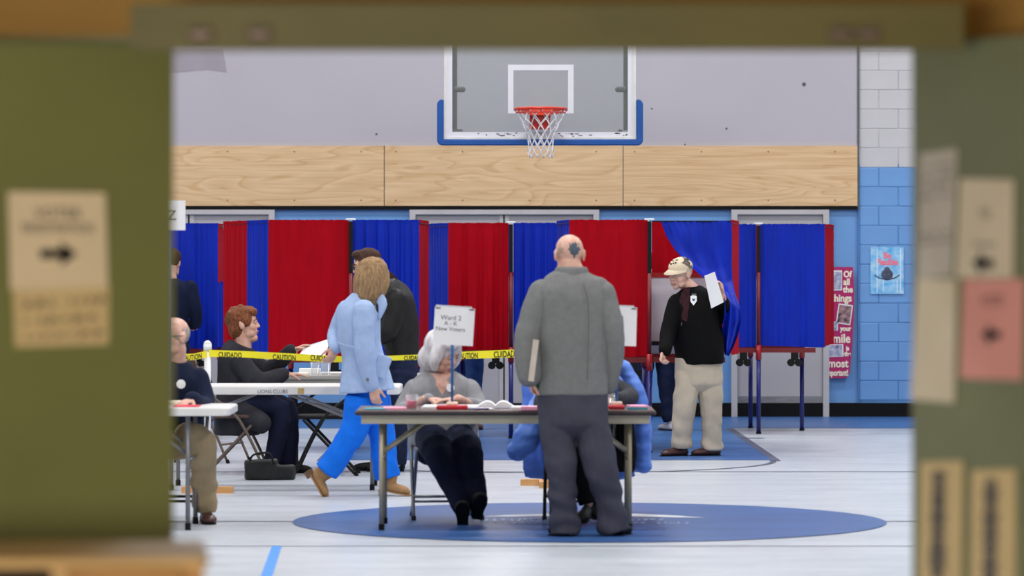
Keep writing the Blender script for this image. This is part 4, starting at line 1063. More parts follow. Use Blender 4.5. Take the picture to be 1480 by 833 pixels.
def hand(mb, wrist, d, n, thumb, curl=0.5, L=0.175, spread=1.0):
    d = Vector(d).normalized(); n = Vector(n); n = (n - d * n.dot(d)).normalized(); wv = n.cross(d) * thumb
    k = L / 0.18; wrist = Vector(wrist)
    mb.loft([wrist - d * .02, wrist + d * .02 * k, wrist + d * .06 * k, wrist + d * .092 * k], [(.024 * k, .018 * k), (.030 * k, .016 * k), (.040 * k, .015 * k), (.040 * k, .012 * k)], n=12, side=wv)
    for i, (ln, off) in enumerate(((.072, .029), (.080, .010), (.075, -.010), (.060, -.029))):
        p = wrist + d * (.092 - .004 * abs(i - 1)) * k + wv * off * k; a = 0.12 * curl; pts = [p - d * .012, p]
        sp = wv * (off * 1.2 * spread)
        for seg, bend in ((.42, .75), (.32, .95), (.26, .6)):
            a += curl * bend
            p = p + ((d + sp * 2) * math.cos(a) + n * math.sin(a)).normalized() * ln * seg * k
            pts.append(p)
        mb.loft(pts, [.0098 * k, .0098 * k, .0092 * k, .0084 * k, .0072 * k], n=8, side=wv, sub=2)
    p = wrist + d * .028 * k + wv * .026 * k
    t1 = (d * .62 + wv * .66 + n * .35).normalized(); t2 = (d * .85 + wv * .25 + n * .45).normalized()
    mb.loft([p - t1 * .01, p + t1 * .035 * k, p + t1 * .035 * k + t2 * .032 * k, p + t1 * .035 * k + t2 * .058 * k], [.014 * k, .0125 * k, .011 * k, .008 * k], n=8, sub=2)

def hemfold(c):
    wt = max(0.0, min(1.0, (0.42 - c.z) / 0.32))
    return wt * 0.0052 * math.sin(c.z * 52 + 5 * noise.noise(c * 4) + 9 * c.x)
class Fig:
    def __init__(s, label, d, group=None, skin=None, name='person', group_label=None):
        s.d = d; s.k = d / F; s.label = label; s.group = group; s.body = MB(); s.skin = skin or M_skin; s.post = []
        s.eyes = []
    def J(s, j):
        if isinstance(j, Vector): return j
        return at(j[0], j[1], s.d + (j[2] if len(j) > 2 else 0))
    def rad(s, r):
        return [(q[0] * s.k, q[1] * s.k) if isinstance(q, (tuple, list)) else q * s.k for q in r]
    def limb(s, mb, js, r, n=14, side=None, cap=True, sc=1.0, sub=4):
        rr = [(a[0] * sc, a[1] * sc) if isinstance(a, tuple) else a * sc for a in s.rad(r)]
        mb.loft([s.J(j) for j in js], rr, n=n, side=side, round_cap=cap, sub=sub)
    def pelvis(s, mb, js, r, side):
        a, b_ = s.J(js[0]), s.J(js[1]); r0, r1 = s.rad(r)
        pts = [a, b_, b_ - Z * .045, b_ - Z * .085, b_ - Z * .105]
        mb.loft(pts, [r0, r1, (r1[0] * .93, r1[1] * .88), (r1[0] * .7, r1[1] * .6), (r1[0] * .35, r1[1] * .3)], n=20, side=side, sub=3, round_cap=False)
    def torso(s, mb, rows, yaw=0.0, sc=1.0, cap=True):
        f, u, l = frame_of(yaw)
        if abs(l.y) > .7: rows = [(r[0], r[1], r[2], r[4], r[3]) for r in rows]      # seen from the side: px width is the depth of the chest
        mb.loft([s.J(r[:3]) for r in rows], [(r[3] * s.k * sc, r[4] * s.k * sc) for r in rows], n=24, side=l, round_cap=cap)
    def head(s, px, py, off, yaw, pitch=0, roll=0, sc=1.0, fat=1.0, ears=True):
        c = s.J((px, py, off)); f, u, l = frame_of(yaw, pitch, roll); s.hc, s.hf, s.hu, s.hl, s.hs = c, f, u, l, sc
        P = lambda a, b, cc: c + (l * a + f * b + u * cc) * sc
        s.P = P; b = s.body
        E = lambda p, rl, rf, ru: b.ell(P(*p), (l * rl * sc, f * rf * sc, u * ru * sc), 18, 12)
        E((0, -.004, .03), .076 * fat, .097, .086)
        E((0, .022, -.035), .064 * fat, .072, .080)
        E((0, .040, -.078), .048 * fat, .048, .040)
        E((0, .072, -.103), .026, .022, .020)
        for sx in (-1, 1):
            E((sx * .036, .054, -.032), .034, .034, .034); E((sx * .040, .034, -.080), .026, .038, .028)
            E((sx * .030, .086, .018), .030, .011, .010)
            E((sx * .045, .05, -.075), .024, .03, .03)
            if ears:
                E((sx * .077 * fat, -.010, -.012), .010, .021, .034); E((sx * .082 * fat, -.018, .002), .007, .016, .024)
            E((sx * .012, .100, -.031), .009, .010, .008)
        b.loft([P(0, .088, .018), P(0, .099, -.010), P(0, .109, -.030)], [.008 * sc, .0105 * sc, .0120 * sc], n=10, sub=3)
        E((0, .091, -.062), .024, .010, .007); E((0, .088, -.074), .021, .011, .008)
        E((0, .08, -.05), .026, .014, .014)
    def face(s, m_brow, lips=True, glasses=None):
        P, f, u, l, sc = s.P, s.hf, s.hu, s.hl, s.hs
        def kids(root):
            for sx in (-1, 1):
                q = MB(); c = P(sx * .031, .0835, .003); q.ell(c, (l * .0135 * sc, f * .012 * sc, u * .0085 * sc), 12, 8); e = obj('eye', q, M_eyew, root, smooth=True)
                q = MB(); q.ell(c + (f * .0085) * sc, (l * .006 * sc, f * .005 * sc, u * .006 * sc), 10, 6); obj('iris', q, M_iris, e, smooth=True)
                q = MB(); q.tube([P(sx * .014, .094, .005), P(sx * .031, .097, .013), P(sx * .05, .083, .002)], .0035 * sc, 6); obj('eyelid', q, s.skin, e, smooth=True)
                q = MB(); q.loft([P(sx * .013, .098, .021), P(sx * .032, .099, .028), P(sx * .052, .082, .020)], [.004 * sc, .0052 * sc, .003 * sc], n=8, sub=3); obj('eyebrow', q, m_brow, root, smooth=True)
            if lips:
                q = MB(); q.loft([P(-.024, .092, -.070), P(-.01, .1005, -.066), P(0, .1005, -.067), P(.01, .1005, -.066), P(.024, .092, -.070)], [.0022 * sc, .0048 * sc, .0045 * sc, .0048 * sc, .0022 * sc], n=8, sub=3); obj('mouth', q, M_lip, root, smooth=True)
            if glasses:
                q = MB()
                for sx in (-1, 1):
                    ring = [P(sx * .032 + .024 * math.cos(a), .107, .001 + .019 * math.sin(a)) for a in [2 * math.pi * k / 20 for k in range(21)]]
                    q.tube(ring, .0022, 6, 1)
                    q.tube([P(sx * .056, .105, .005), P(sx * .078, .06, .006), P(sx * .086, -.005, .004), P(sx * .084, -.02, -.012)], .0024, 6, 2)
                q.tube([P(-.009, .107, .004), P(0, .112, .008), P(.009, .107, .004)], .0022, 6)
                g = obj('spectacles', q, M_glassline, root, smooth=True)
        s.post.append(kids)
    def neck(s, j0, r0, r1=None):
        c = s.hc + (s.hu * -.07 + s.hf * -.012) * s.hs
        s.limb(s.body, [j0, c], [r0, r1 or r0], sub=1)
    def build(s, foot, voxel=0.0055, bump=None):
        o = sculpt('person', s.body, s.skin, None, voxel, 7, None, origin=Vector((foot[0], foot[1], 0)))
        tag(o, s.label, 'person', s.group)
        s.root = o
        for fn in s.post: fn(o)
        return o
    def garment(s, name, mb, m, voxel=0.009, smooth=5, wr=(0.006, (7, 7, 4)), label=None, extra=None):
        return sculpt(name, mb, m, s.root, voxel, smooth, wr, label, seed=s.d, extra=extra)
    def patch(s, name, px0, py0, px1, py1, m, target, poly=None, lift=0.004, nx=8, parent=None):
        """small flat badge laid on a surface as seen from straight in front (hugs the cloth)"""
        bv = BVHTree.FromPolygons([v.co + base_of(target) for v in target.data.vertices], [tuple(p.vertices) for p in target.data.polygons])
        poly = poly or [(math.cos(a) * .5 + .5, math.sin(a) * .5 + .5) for a in [2 * math.pi * k / 14 for k in range(14)]]
        cx_, cy_ = sum(p[0] for p in poly) / len(poly), sum(p[1] for p in poly) / len(poly)
        pts = []
        for rr in (1.0, .5):
            for (a, b) in poly: pts.append((cx_ + (a - cx_) * rr, cy_ + (b - cy_) * rr))
        pts.append((cx_, cy_))
        out = []
        eye = Vector((0, 0, CH))
        for a, b in pts:
            px, py = px0 + (px1 - px0) * a, py0 + (py1 - py0) * b
            ray = (at(px, py, s.d) - eye).normalized(); hit = bv.ray_cast(eye, ray)
            out.append((ray, hit[3], (hit[0] + hit[1].normalized() * lift) if hit[0] is not None else None))
        ds = [h[1] for h in out if h[2] is not None]
        if not ds: return None
        mean = sum(ds) / len(ds)
        out = [h[2] if h[2] is not None and abs(h[1] - mean) < 0.12 else eye + h[0] * mean for h in out]
        n = len(poly); fs = [(i, (i + 1) % n, n + (i + 1) % n, n + i) for i in range(n)] + [(n + i, n + (i + 1) % n, 2 * n) for i in range(n)]
        q = MB(); q.add(out, fs)
        return obj(name, q, m, parent or s.root)

def shoe(s, heel, toe, m, w=0.05, h=0.085, name='shoe', up=Z, sole=None, wr=None, shaft=None):
    """heel and toe: world points on the sole; one shoe with sole and toe box"""
    heel, toe = Vector(heel), Vector(toe); d = (toe - heel); L = d.length; d.normalize(); up = (up - d * up.dot(d)).normalized(); sd = up.cross(d)
    q = MB()
    q.loft([heel + d * .03 + up * .035, heel + d * L * .3 + up * .036, heel + d * L * .6 + up * .034, heel + d * L * .8 + up * .030, toe - d * .03 + up * .026],
           [(w * .72, .034), (w * .74, .035), (w * .92, .033), (w * .92, .028), (w * .6, .022)], n=14, side=sd)
    q.loft([heel + d * .055 + up * .04, heel + d * .06 + up * h], [(w * .72, .052), (w * .66, .05)], n=12, side=sd, sub=1)
    if shaft is not None: q.loft([heel + d * .055 + up * .05, Vector(shaft)], [(w * .75, .055), (w * .85, .058)], n=12, side=sd, sub=1)
    o = sculpt(name, q, m, s.root, .0065, 4, wr)
    q = MB(); out = [heel + d * L * t + sd * w * .93 * sg * k for sg, seq in ((1, ((0.02, .5), (.12, .75), (.35, .74), (.65, .98), (.85, .86), (.99, .4))), (-1, ((.99, .4), (.85, .86), (.65, .98), (.35, .74), (.12, .75), (.02, .5)))) for t, k in seq]
    n = len(out); q.add(out + [p + up * .011 for p in out], [tuple(range(n - 1, -1, -1)), tuple(range(n, 2 * n))] + [(i, (i + 1) % n, n + (i + 1) % n, n + i) for i in range(n)])
    obj('sole', q, sole or M_black, o)
    return o

M_denim = mat('dark denim', (28, 36, 62), .8, var=.25, vscale=10, bump=.15, bscale=400)
M_jean = mat('blue jeans', (50, 76, 124), .8, var=.25, vscale=8, bump=.15, bscale=400)
M_blkcloth = mat('black cloth', (12, 12, 13), .8, var=.25, vscale=6, bump=.2, bscale=250)
M_navycloth = mat('navy knit', (22, 30, 54), .85, var=.2, vscale=8, bump=.3, bscale=300)
M_charcoal = mat('charcoal cardigan', (46, 46, 52), .85, var=.2, vscale=8, bump=.3, bscale=300)
M_heather = mat('heather grey knit', (152, 152, 156), .85, var=.12, vscale=20, bump=.4, bscale=260)
M_fleece = mat('grey fleece', (120, 121, 120), .9, var=.08, vscale=30, bump=.25, bscale=300)
M_slate = mat('slate work trousers', (70, 70, 82), .85, var=.15, vscale=8, bump=.2, bscale=300)
M_khaki = mat('khaki twill', (186, 174, 156), .8, var=.08, vscale=8, bump=.2, bscale=300)
M_khaki2 = mat('olive khaki twill', (166, 148, 118), .8, var=.1, vscale=8, bump=.2, bscale=300)
M_coat = mat('light blue wool', (164, 186, 222), .9, var=.06, vscale=24, bump=.25, bscale=260)
M_bright = mat('bright blue trousers', (18, 110, 226), .75, var=.08, vscale=8, bump=.15, bscale=300)
M_tan = mat('tan suede', (158, 122, 84), .8, var=.15, vscale=20)
M_brownsh = mat('brown leather', (66, 36, 32), .35, var=.2, vscale=14)
M_blksh = mat('black shoe leather', (16, 16, 18), .6, spec=.25)
M_leather = mat('dark leather', (30, 28, 28), .5, spec=.22, var=.25, vscale=9, bump=.25, bscale=60)

# -- 1. standing man, grey fleece jacket, back to us
p = Fig('bald man in grey jacket standing with his back to us, book under arm', 22.95)
p.head(823, 367.5, 0.03, 186, 4, 0, 1.0, 1.08)
p.neck((825, 398, .01), 19.5, 17.5)
T = [(828, 590, 0, 50, 32), (828, 545, 0, 51, 34), (828, 500, 0, 53, 35), (827, 455, 0, 56, 34), (826, 430, 0, 58, 33), (826, 414, 0, 55, 29), (825, 402, 0, 40, 24), (825, 392, 0, 23, 19)]
p.torso(p.body, T, 180, .86)
aL = [(781, 428, .0), (764, 488, .03), (771, 549, .0)]; aR = [(873, 430, 0), (886, 492, .03), (877, 556, .12)]
for a in (aL, aR): p.limb(p.body, a, [16, 14, 8.5])
hand(p.body, p.J((767, 542, .0)), (0.1, .3, -1), (1, 0, 0), -1, .9, .19)
hand(p.body, p.J((876, 560, .12)), (-.3, .5, -.6), (-1, 0.2, 0), 1, .6, .19)
lL = [(804, 592, 0), (811, 668, -.02), (817, 766, 0)]; lR = [(851, 592, 0), (866, 668, -.02), (888, 762, .03)]
for a in (lL, lR): p.limb(p.body, a, [18, 12, 8])
p.build(gr(845, 772))
q = MB(); T2_ = [(828, 571, 0, 50.5, 34)] + T[1:]
p.torso(q, T2_, 180, 1.0, cap=False)
jk = p.garment('jacket', q, M_fleece, .009, 5, (.007, (6, 6, 3.5)))
q = MB(); p.limb(q, [(782, 424, -.01), (763, 488, -.03), (765, 543, -.06)], [19, 20.5, 18]); p.garment('sleeve', q, M_fleece, .009, 5, (.009, (5, 5, 8)))
q = MB(); p.limb(q, [(872, 426, -.01), (886, 492, -.02), (879, 556, .05)], [19, 17.5, 14]); p.garment('sleeve', q, M_fleece, .009, 5, (.009, (5, 5, 8)))
q = MB(); c0 = p.J((826, 397, .0)); f_, u_, l_ = frame_of(180, 0)
q.loft([c0 - Z * .015, c0 + Z * .045], [(.108, .090), (.094, .082)], n=24, side=X, sub=1, round_cap=False); 
p.garment('collar', q, M_fleece, .008, 4, (.003, (8, 8, 8)))
q = MB(); q.tube([p.J((843, 408, -.125)), p.J((850, 440, -.155)), p.J((850, 500, -.158)), p.J((849, 548, -.155))], .003, 6); obj('back_seam', q, mat('seam grey', (100, 102, 100), .9), p.root, smooth=True)
q = MB(); q.loft([p.J((807, 552, .0)), p.J((809, 572, .0))], [(.138, .09), (.125, .09)], side=X, sub=1, n=20, round_cap=False); p.garment('shirt_hem', q, mat('green shirt', (24, 96, 76), .8), .008, 3, (.004, (8, 8, 8)))
q = MB(); p.pelvis(q, [(828, 562, 0), (828, 606, 0)], [(50, 31), (50, 32)], side=X)
p.limb(q, [lL[0], (806, 620, 0), lL[1], (814, 720, 0), (817, 771, .0)], [26, 25, 22, 20.5, 22], cap=False); p.limb(q, [lR[0], (855, 620, 0), lR[1], (879, 720, .02), (887, 768, .03)], [26, 26, 23, 20.5, 22], cap=False)
p.garment('trousers', q, M_slate, .008, 2, (.015, (5, 5, 7)), extra=hemfold)
shoe(p, gr(816, 778) + Y * .07, gr(812, 778) + Y * .2 - X * .05, M_blksh, .058)
shoe(p, gr(891, 776) + Y * .03, gr(895, 776) + Y * .22 + X * .05, M_blksh, .058)
M_tat = mat('tattoo ink', (72, 86, 100), .6, var=.2, vscale=40)
p.patch('stubble', 803, 352, 815, 373, mat('grey stubble', (168, 138, 124), .7), p.root, [(.1, .3), (.6, 0), (.95, .3), (1, .7), (.5, 1), (.1, .8)], .0015)
p.patch('tattoo', 820, 349, 839, 373, M_tat, p.root, [(.12, .05), (.28, .2), (.42, .06), (.5, .14), (.6, .02), (.7, .18), (.88, .08), (.86, .35), (.98, .5), (.84, .6), (.8, .78), (.6, .82), (.56, 1), (.46, 1), (.44, .82), (.24, .76), (.2, .58), (.04, .5), (.16, .36)], .002)
# stubble band of shaved hair
def stubble(fig, m, rows, name='stubble'):
    pass
bk = MB(); R = Matrix.Rotation(math.radians(7), 3, 'Y'); bk.box(at(771, 521, 22.86), (.034, .17, .245), R)
bko = tag(obj('book', bk, mat('beige book cover', (196, 184, 172), .6), None, origin=at(770, 552, 22.93)), 'beige covered book held under the arm of man in grey jacket', 'book')
q = MB(); q.box(at(771, 521, 22.86) + X * .0 + Y * .004, (.02, .172, .235), R); obj('page_block', q, M_paper, bko)

# -- 2. woman in light blue coat striding to the right
p = Fig('woman in light blue coat and bright blue trousers striding past the tables', 26.9)
p.head(540, 399, 0, 128, 12, 0, .98)
p.neck((531, 433, 0), 11.5)
T = [(529, 575, 0, 24, 28), (527, 545, 0, 30, 34), (524, 515, 0, 28, 32), (519, 485, 0, 29, 36), (519, 455, 0, 29, 37), (523, 440, 0, 22, 28), (531, 430, 0, 12, 13)]
p.torso(p.body, T, 100, .86)
aN = [(526, 450, -.17), (527, 505, -.21), (537, 556, -.2)]; aF = [(502, 448, .15), (487, 482, .2), (485, 502, .02)]
p.limb(p.body, aN, [12, 10, 6]); p.limb(p.body, aF, [12, 10, 6])
hand(p.body, p.J((538, 559, -.2)), (.25, 0, -1), (.2, 1, 0), -1, .55, .17)
hand(p.body, p.J((485, 503, .02)), (-.35, -.3, -.8), (-.5, .8, .2), 1, .7, .165)
lF = [(541, 575, .07), (552, 630, .06), (562, 697, .05)]; lB = [(523, 575, -.07), (507, 630, -.09), (470, 684, -.09)]
for a in (lF, lB): p.limb(p.body, a, [15, 11, 8])
p.build(gr(545, 718))
hm = hairmat('blonde brown hair', (126, 94, 66), (176, 146, 106), (30, 30, 6))
q = MB(); P = p.P
q.ell(P(0, -.012, .034), (p.hl * .094, p.hf * .112, p.hu * .098), 20, 14)
q.loft([P(0, -.02, .03), P(0, -.025, -.05), P(0, -.02, -.125)], [(.098, .108), (.108, .112), (.100, .098)], n=22, side=p.hl)
q.loft([P(.05, .05, .03), P(.07, .055, -.04), P(.07, .05, -.105)], [.04, .038, .03], n=12); q.loft([P(-.05, .05, .03), P(-.07, .055, -.04), P(-.07, .045, -.105)], [.04, .038, .03], n=12)
p.garment('hair', q, hm, .007, 4, (.009, (30, 30, 6)))
q = MB()
p.torso(q, [(530, 566, 0, 41, 44), (528, 545, 0, 36, 40), (524, 512, 0, 29, 35), (519, 485, 0, 31, 38), (519, 455, 0, 31, 38), (523, 440, 0, 24, 29), (531, 429, 0, 15, 16)], 100, 1.0, cap=False)
ct = p.garment('coat', q, M_coat, .008, 4, (.008, (6, 6, 3.5)))
q = MB(); p.limb(q, aN, [16, 14.5, 11.5]); p.garment('sleeve', q, M_coat, .008, 4, (.008, (6, 6, 6)))
q = MB(); p.limb(q, aF, [15, 13, 10]); p.garment('sleeve', q, M_coat, .008, 4, (.008, (6, 6, 6)))
q = MB(); p.limb(q, [(526, 436, 0), (531, 423, 0)], [(18, 19), (16, 17)], side=X, sub=1, cap=False); p.limb(q, [(546, 428, -.06), (553, 440, -.08), (548, 462, -.1)], [(8, 3), (7, 3), (2, 2)], side=X)
p.garment('collar', q, M_coat, .007, 3, (.003, (8, 8, 8)))
q = MB(); q.loft([p.J((489, 496, -.17)), p.J((505, 501, -.22)), p.J((517, 503, -.235))], [.005] * 3, n=6); obj('waist_seam', q, M_coat, p.root, smooth=True)
q = MB(); R = Matrix.Rotation(math.radians(20), 3, 'Y'); q.rbox(p.J((552, 530, -.2)), (.10, .02, .16), .004, R); p.garment('pocket_flap', q, M_coat, .006, 3, None)
q = MB(); q.cyl(p.J((531, 549, -.275)), p.J((531, 549, -.262)), .011, 14); obj('cuff_button', q, M_grmet, p.root)
q = MB(); p.limb(q, [(487, 500, .03), (486, 503, .03)], [7.5, 7.5], sub=1, cap=False); obj('wrist_watch', q, M_blackmet, p.root)
q = MB(); p.pelvis(q, [(529, 548, 0), (532, 592, 0)], [(28, 32), (27, 31)], side=X)
p.limb(q, [lF[0], (547, 605, .07), lF[1], (556, 665, .05), (561, 691, .05)], [23, 22, 19, 18, 18.5], cap=False); p.limb(q, [lB[0], (517, 605, -.08), lB[1], (488, 660, -.09), (471, 682, -.09)], [23, 22, 19, 18, 18.5], cap=False)
p.garment('trousers', q, M_bright, .008, 4, (.011, (6, 6, 9)))
ft = gr(560, 718)
b1 = shoe(p, Vector((xw(550, 26.95), 26.95, 0.035)), Vector((xw(594, 26.9), 26.88, 0.0)), M_tan, .045, .14, 'boot', sole=M_tan, shaft=p.J((561, 692, .05)))
q = MB(); q.box(Vector((xw(553, 26.95), 26.95, .02)), (.055, .06, .045)); obj('heel_block', q, mat('stacked heel', (96, 70, 48), .6), b1)
up2 = Vector((.75, 0, .62))
b2 = shoe(p, p.J((446, 684, -.09)), p.J((469, 724, -.08)), M_tan, .052, .15, 'boot', up=up2, sole=M_tan, shaft=p.J((471, 681, -.09)))
q = MB(); q.box(p.J((447.5, 685, -.09)), (.05, .06, .06), Matrix.Rotation(math.radians(60), 3, 'Y')); obj('heel_block', q, mat('stacked heel', (96, 70, 48), .6), b2)

# -- 3. man in dark leather jacket behind her, facing left
p = Fig('dark-haired man in dark leather jacket behind the woman in light blue coat', 30.1)
p.head(530, 383, 0, -80, 14, 0, 1.0)
p.neck((552, 412, 0), 11.5)
T = [(581, 530, 0, 21, 30), (580, 500, 0, 24, 32), (576, 465, 0, 26, 34), (568, 435, 0, 26, 34), (560, 418, 0, 20, 26), (550, 407, 0, 12, 13)]
p.torso(p.body, T, -90, .86)
aN = [(574, 434, -.17), (562, 478, -.2), (522, 500, -.12)]; aF = [(560, 432, .16), (545, 478, .2), (510, 500, .12)]
for a in (aN, aF): p.limb(p.body, a, [12, 10, 6])
hand(p.body, p.J((520, 501, -.12)), (-1, 0, -.1), (0, .3, -1), 1, .6, .18); hand(p.body, p.J((508, 501, .12)), (-1, 0, -.1), (0, -.3, -1), -1, .6, .18)
lN = [(580, 538, -.065), (575, 605, -.07), (574, 672, -.05)]; lF = [(578, 538, .065), (568, 605, .08), (553, 674, .06)]
for a in (lN, lF): p.limb(p.body, a, [16, 12, 8])
p.face(M_brow_b, True, True)
p.build(gr(560, 683))
q = MB(); P = p.P
q.ell(P(0, -.02, .045), (p.hl * .084, p.hf * .102, p.hu * .083), 20, 12); q.ell(P(0, -.06, -.01), (p.hl * .08, p.hf * .05, p.hu * .07), 16, 10); q.ell(P(0, .05, .095), (p.hl * .06, p.hf * .05, p.hu * .03), 14, 8)
p.garment('hair', q, hairmat('dark brown hair', (44, 28, 22), (84, 56, 42), (30, 30, 14)), .007, 3, (.012, (26, 26, 14)))
q = MB()
p.torso(q, [(582, 514, 0, 24, 34), (580, 495, 0, 26, 36), (576, 465, 0, 29, 38), (568, 435, 0, 29, 37), (560, 418, 0, 22, 29), (551, 407, 0, 14, 15)], -90, 1.0, cap=False)
for a in (aN, aF): p.limb(q, a, [15.5, 14, 10])
p.garment('leather_jacket', q, M_leather, .009, 4, (.011, (6, 6, 5)))
q = MB(); p.limb(q, [(562, 420, 0), (551, 403, 0)], [(20, 20), (16, 17)], side=Y, sub=1, cap=False); p.garment('fur_collar', q, mat('dark brown fur', (44, 30, 28), .9, var=.5, vscale=60), .008, 2, (.014, (22, 22, 22)))
q = MB(); p.pelvis(q, [(581, 508, 0), (580, 545, 0)], [(31, 23), (30, 22)], side=Y)
for a in (lN, lF): p.limb(q, a, [20, 16, 13], cap=False)
p.garment('jeans', q, M_denim, .009, 4, (.01, (6, 6, 9)))
for a, tx in ((lN, 536), (lF, 524)):
    e = p.J(a[2]); shoe(p, Vector((e.x + .06, e.y, 0)), Vector((e.x - .24, e.y, 0)), M_blksh, .05)

# -- 4. red-haired woman seated, facing right
p = Fig('red-haired woman in charcoal cardigan seated at the grey table', 29.8)
p.head(352, 467.5, 0, 92, -4, 0, 1.06, 1.05)
p.neck((351, 508, 0), 13, 12)
p.body.ell(p.P(0, .055, -.115), (p.hl * .05, p.hf * .045, p.hu * .03))
T = [(345, 600, 0, 26, 36), (344, 570, 0, 26, 36), (343, 540, 0, 26, 36), (344, 520, 0, 24, 34), (350, 506, 0, 15, 16)]
p.torso(p.body, T, 90, .86)
aN = [(347, 524, -.19), (374, 552, -.23), (414, 541, -.02)]; aF = [(356, 522, .17), (388, 536, .2), (424, 508, .08)]
for a in (aN, aF): p.limb(p.body, a, [12, 10, 6.2])
hand(p.body, p.J((415, 541, .0)), (1, .15, -.06), (0, 0, -1), 1, .12, .175)
hand(p.body, p.J((425, 507, .08)), (1, -.1, .42), (0.1, -.3, -1), 1, .35, .175)
lN = [(348, 594, -.1), (404, 591, -.1), (392, 672, -.08)]; lF = [(348, 594, .1), (412, 589, .06), (416, 672, .04)]
for a in (lN, lF): p.limb(p.body, a, [17, 13, 8])
p.face(M_brow_b)
p.build(gr(380, 687))
q = MB(); P = p.P
q.ell(P(0, -.022, .036), (p.hl * .096, p.hf * .110, p.hu * .100), 20, 14); q.ell(P(0, -.05, -.035), (p.hl * .088, p.hf * .062, p.hu * .085), 16, 10)
q.ell(P(0, .052, .075), (p.hl * .075, p.hf * .052, p.hu * .042), 16, 10); q.ell(P(.06, .02, .03), (p.hl * .035, p.hf * .05, p.hu * .06)); q.ell(P(-.06, .02, .03), (p.hl * .035, p.hf * .05, p.hu * .06))
p.garment('hair', q, hairmat('auburn hair', (84, 44, 26), (138, 84, 52), (22, 22, 12)), .007, 3, (.016, (20, 20, 12)))
for sx in (-1, 1):
    q = MB(); q.ell(p.P(sx * .093, -.006, -.018), (p.hl * .010, p.hf * .017, p.hu * .027)); obj('ear', q, p.skin, p.root, smooth=True)
q = MB(); p.torso(q, [(343, 628, 0, 34, 36), (343, 600, 0, 33, 38), (343, 570, 0, 29, 38), (342, 540, 0, 28, 38), (345, 515, 0, 28, 36), (351, 499, 0, 20, 18)], 90, 1.0, cap=False)
for a in (aN, aF): p.limb(q, a[:2] + [(a[2][0] - 4, a[2][1], a[2][2])], [16, 14, 9.5])
p.limb(q, [(350, 596, -.12), (378, 612, -.2)], [20, 15], sub=1)
p.garment('cardigan', q, M_charcoal, .008, 4, (.009, (6, 6, 4)))
q = MB(); p.pelvis(q, [(345, 592, 0), (350, 600, 0)], [(34, 24), (34, 24)], side=Y)
p.limb(q, lN, [19, 16, 12], cap=False); p.limb(q, lF, [19, 16, 12], cap=False)
p.garment('trousers', q, mat('navy trousers', (20, 24, 46), .85, var=.2, bump=.2, bscale=300), .009, 4, (.008, (6, 6, 9)))
for a, dy in ((lN, 0), (lF, 0)):
    e = p.J(a[2]); shoe(p, Vector((e.x - .06, e.y, 0)), Vector((e.x + .20, e.y - .02, 0)), M_blksh, .045, .05)

# -- 5. bald man at the left table
p = Fig('bald man with glasses in navy sweater seated beside the left green door', 24.2, skin=M_skin2)
p.head(252, 486.5, .1, -52, 4, 0, 1.02, 1.03)
p.neck((254, 520, .14), 15, 14)
T = [(247, 632, .2, 46, 32), (247, 590, .2, 46, 32), (248, 560, .18, 45, 31), (250, 538, .17, 40, 27), (253, 522, .16, 20, 18)]
p.torso(p.body, T, -10, .86)
aL = [(287, 548, .16), (296, 588, .02), (277, 577, -.33)]; aR = [(212, 548, .16), (202, 588, .02), (226, 579, -.3)]
for a in (aL, aR): p.limb(p.body, a, [13, 11, 7])
hand(p.body, p.J((276, 578, -.33)), (-.45, -.85, -.2), (0, 0, -1), -1, .55, .185)
hand(p.body, p.J((228, 580, -.3)), (.4, -.85, -.2), (0, 0, -1), 1, .5, .185)
lL = [(264, 632, .2), (290, 640, -.22), (296, 738, -.06)]; lR = [(228, 632, .2), (222, 640, -.22), (226, 738, -.06)]
for a in (lL, lR): p.limb(p.body, a, [15, 10, 7])
p.face(M_brow_g, True, True)
p.build(gr(262, 752))
q = MB(); p.torso(q, [(247, 622, .2, 50, 35), (247, 590, .2, 50, 36), (248, 560, .18, 50, 34), (250, 538, .17, 44, 30), (254, 520, .16, 21, 20)], -10, 1, cap=False)
for a in (aL, aR): p.limb(q, a, [16, 15, 11])
sw = p.garment('sweater', q, M_navycloth, .009, 4, (.007, (6, 6, 4)))
p.patch('sticker', 255, 549, 268, 562, M_paper, sw, None, .005)
q = MB(); p.pelvis(q, [(247, 615, .2), (247, 640, .2)], [(46, 30), (44, 28)], side=X)
p.limb(q, [lL[0], lL[1], (294, 690, -.12), (296, 738, -.06)], [23, 21, 18, 17], cap=False); p.limb(q, [lR[0], lR[1], (224, 690, -.12), (226, 738, -.06)], [23, 21, 18, 17], cap=False)
p.garment('trousers', q, M_khaki2, .009, 3, (.013, (6, 6, 9)), extra=hemfold)
for a, tx in ((lL, .05), (lR, -.02)):
    e = p.J(a[2]); shoe(p, Vector((e.x, e.y + .07, 0)), Vector((e.x + tx, e.y - .2, 0)), M_brownsh, .052)
q = MB(); q.ell(p.P(0, -.014, .016), (p.hl * .0815, p.hf * .0945, p.hu * .080))
p.garment('hair', q, hairmat('short grey hair', (150, 140, 130), (184, 174, 166)), .006, 3, (.004, (40, 40, 20)))

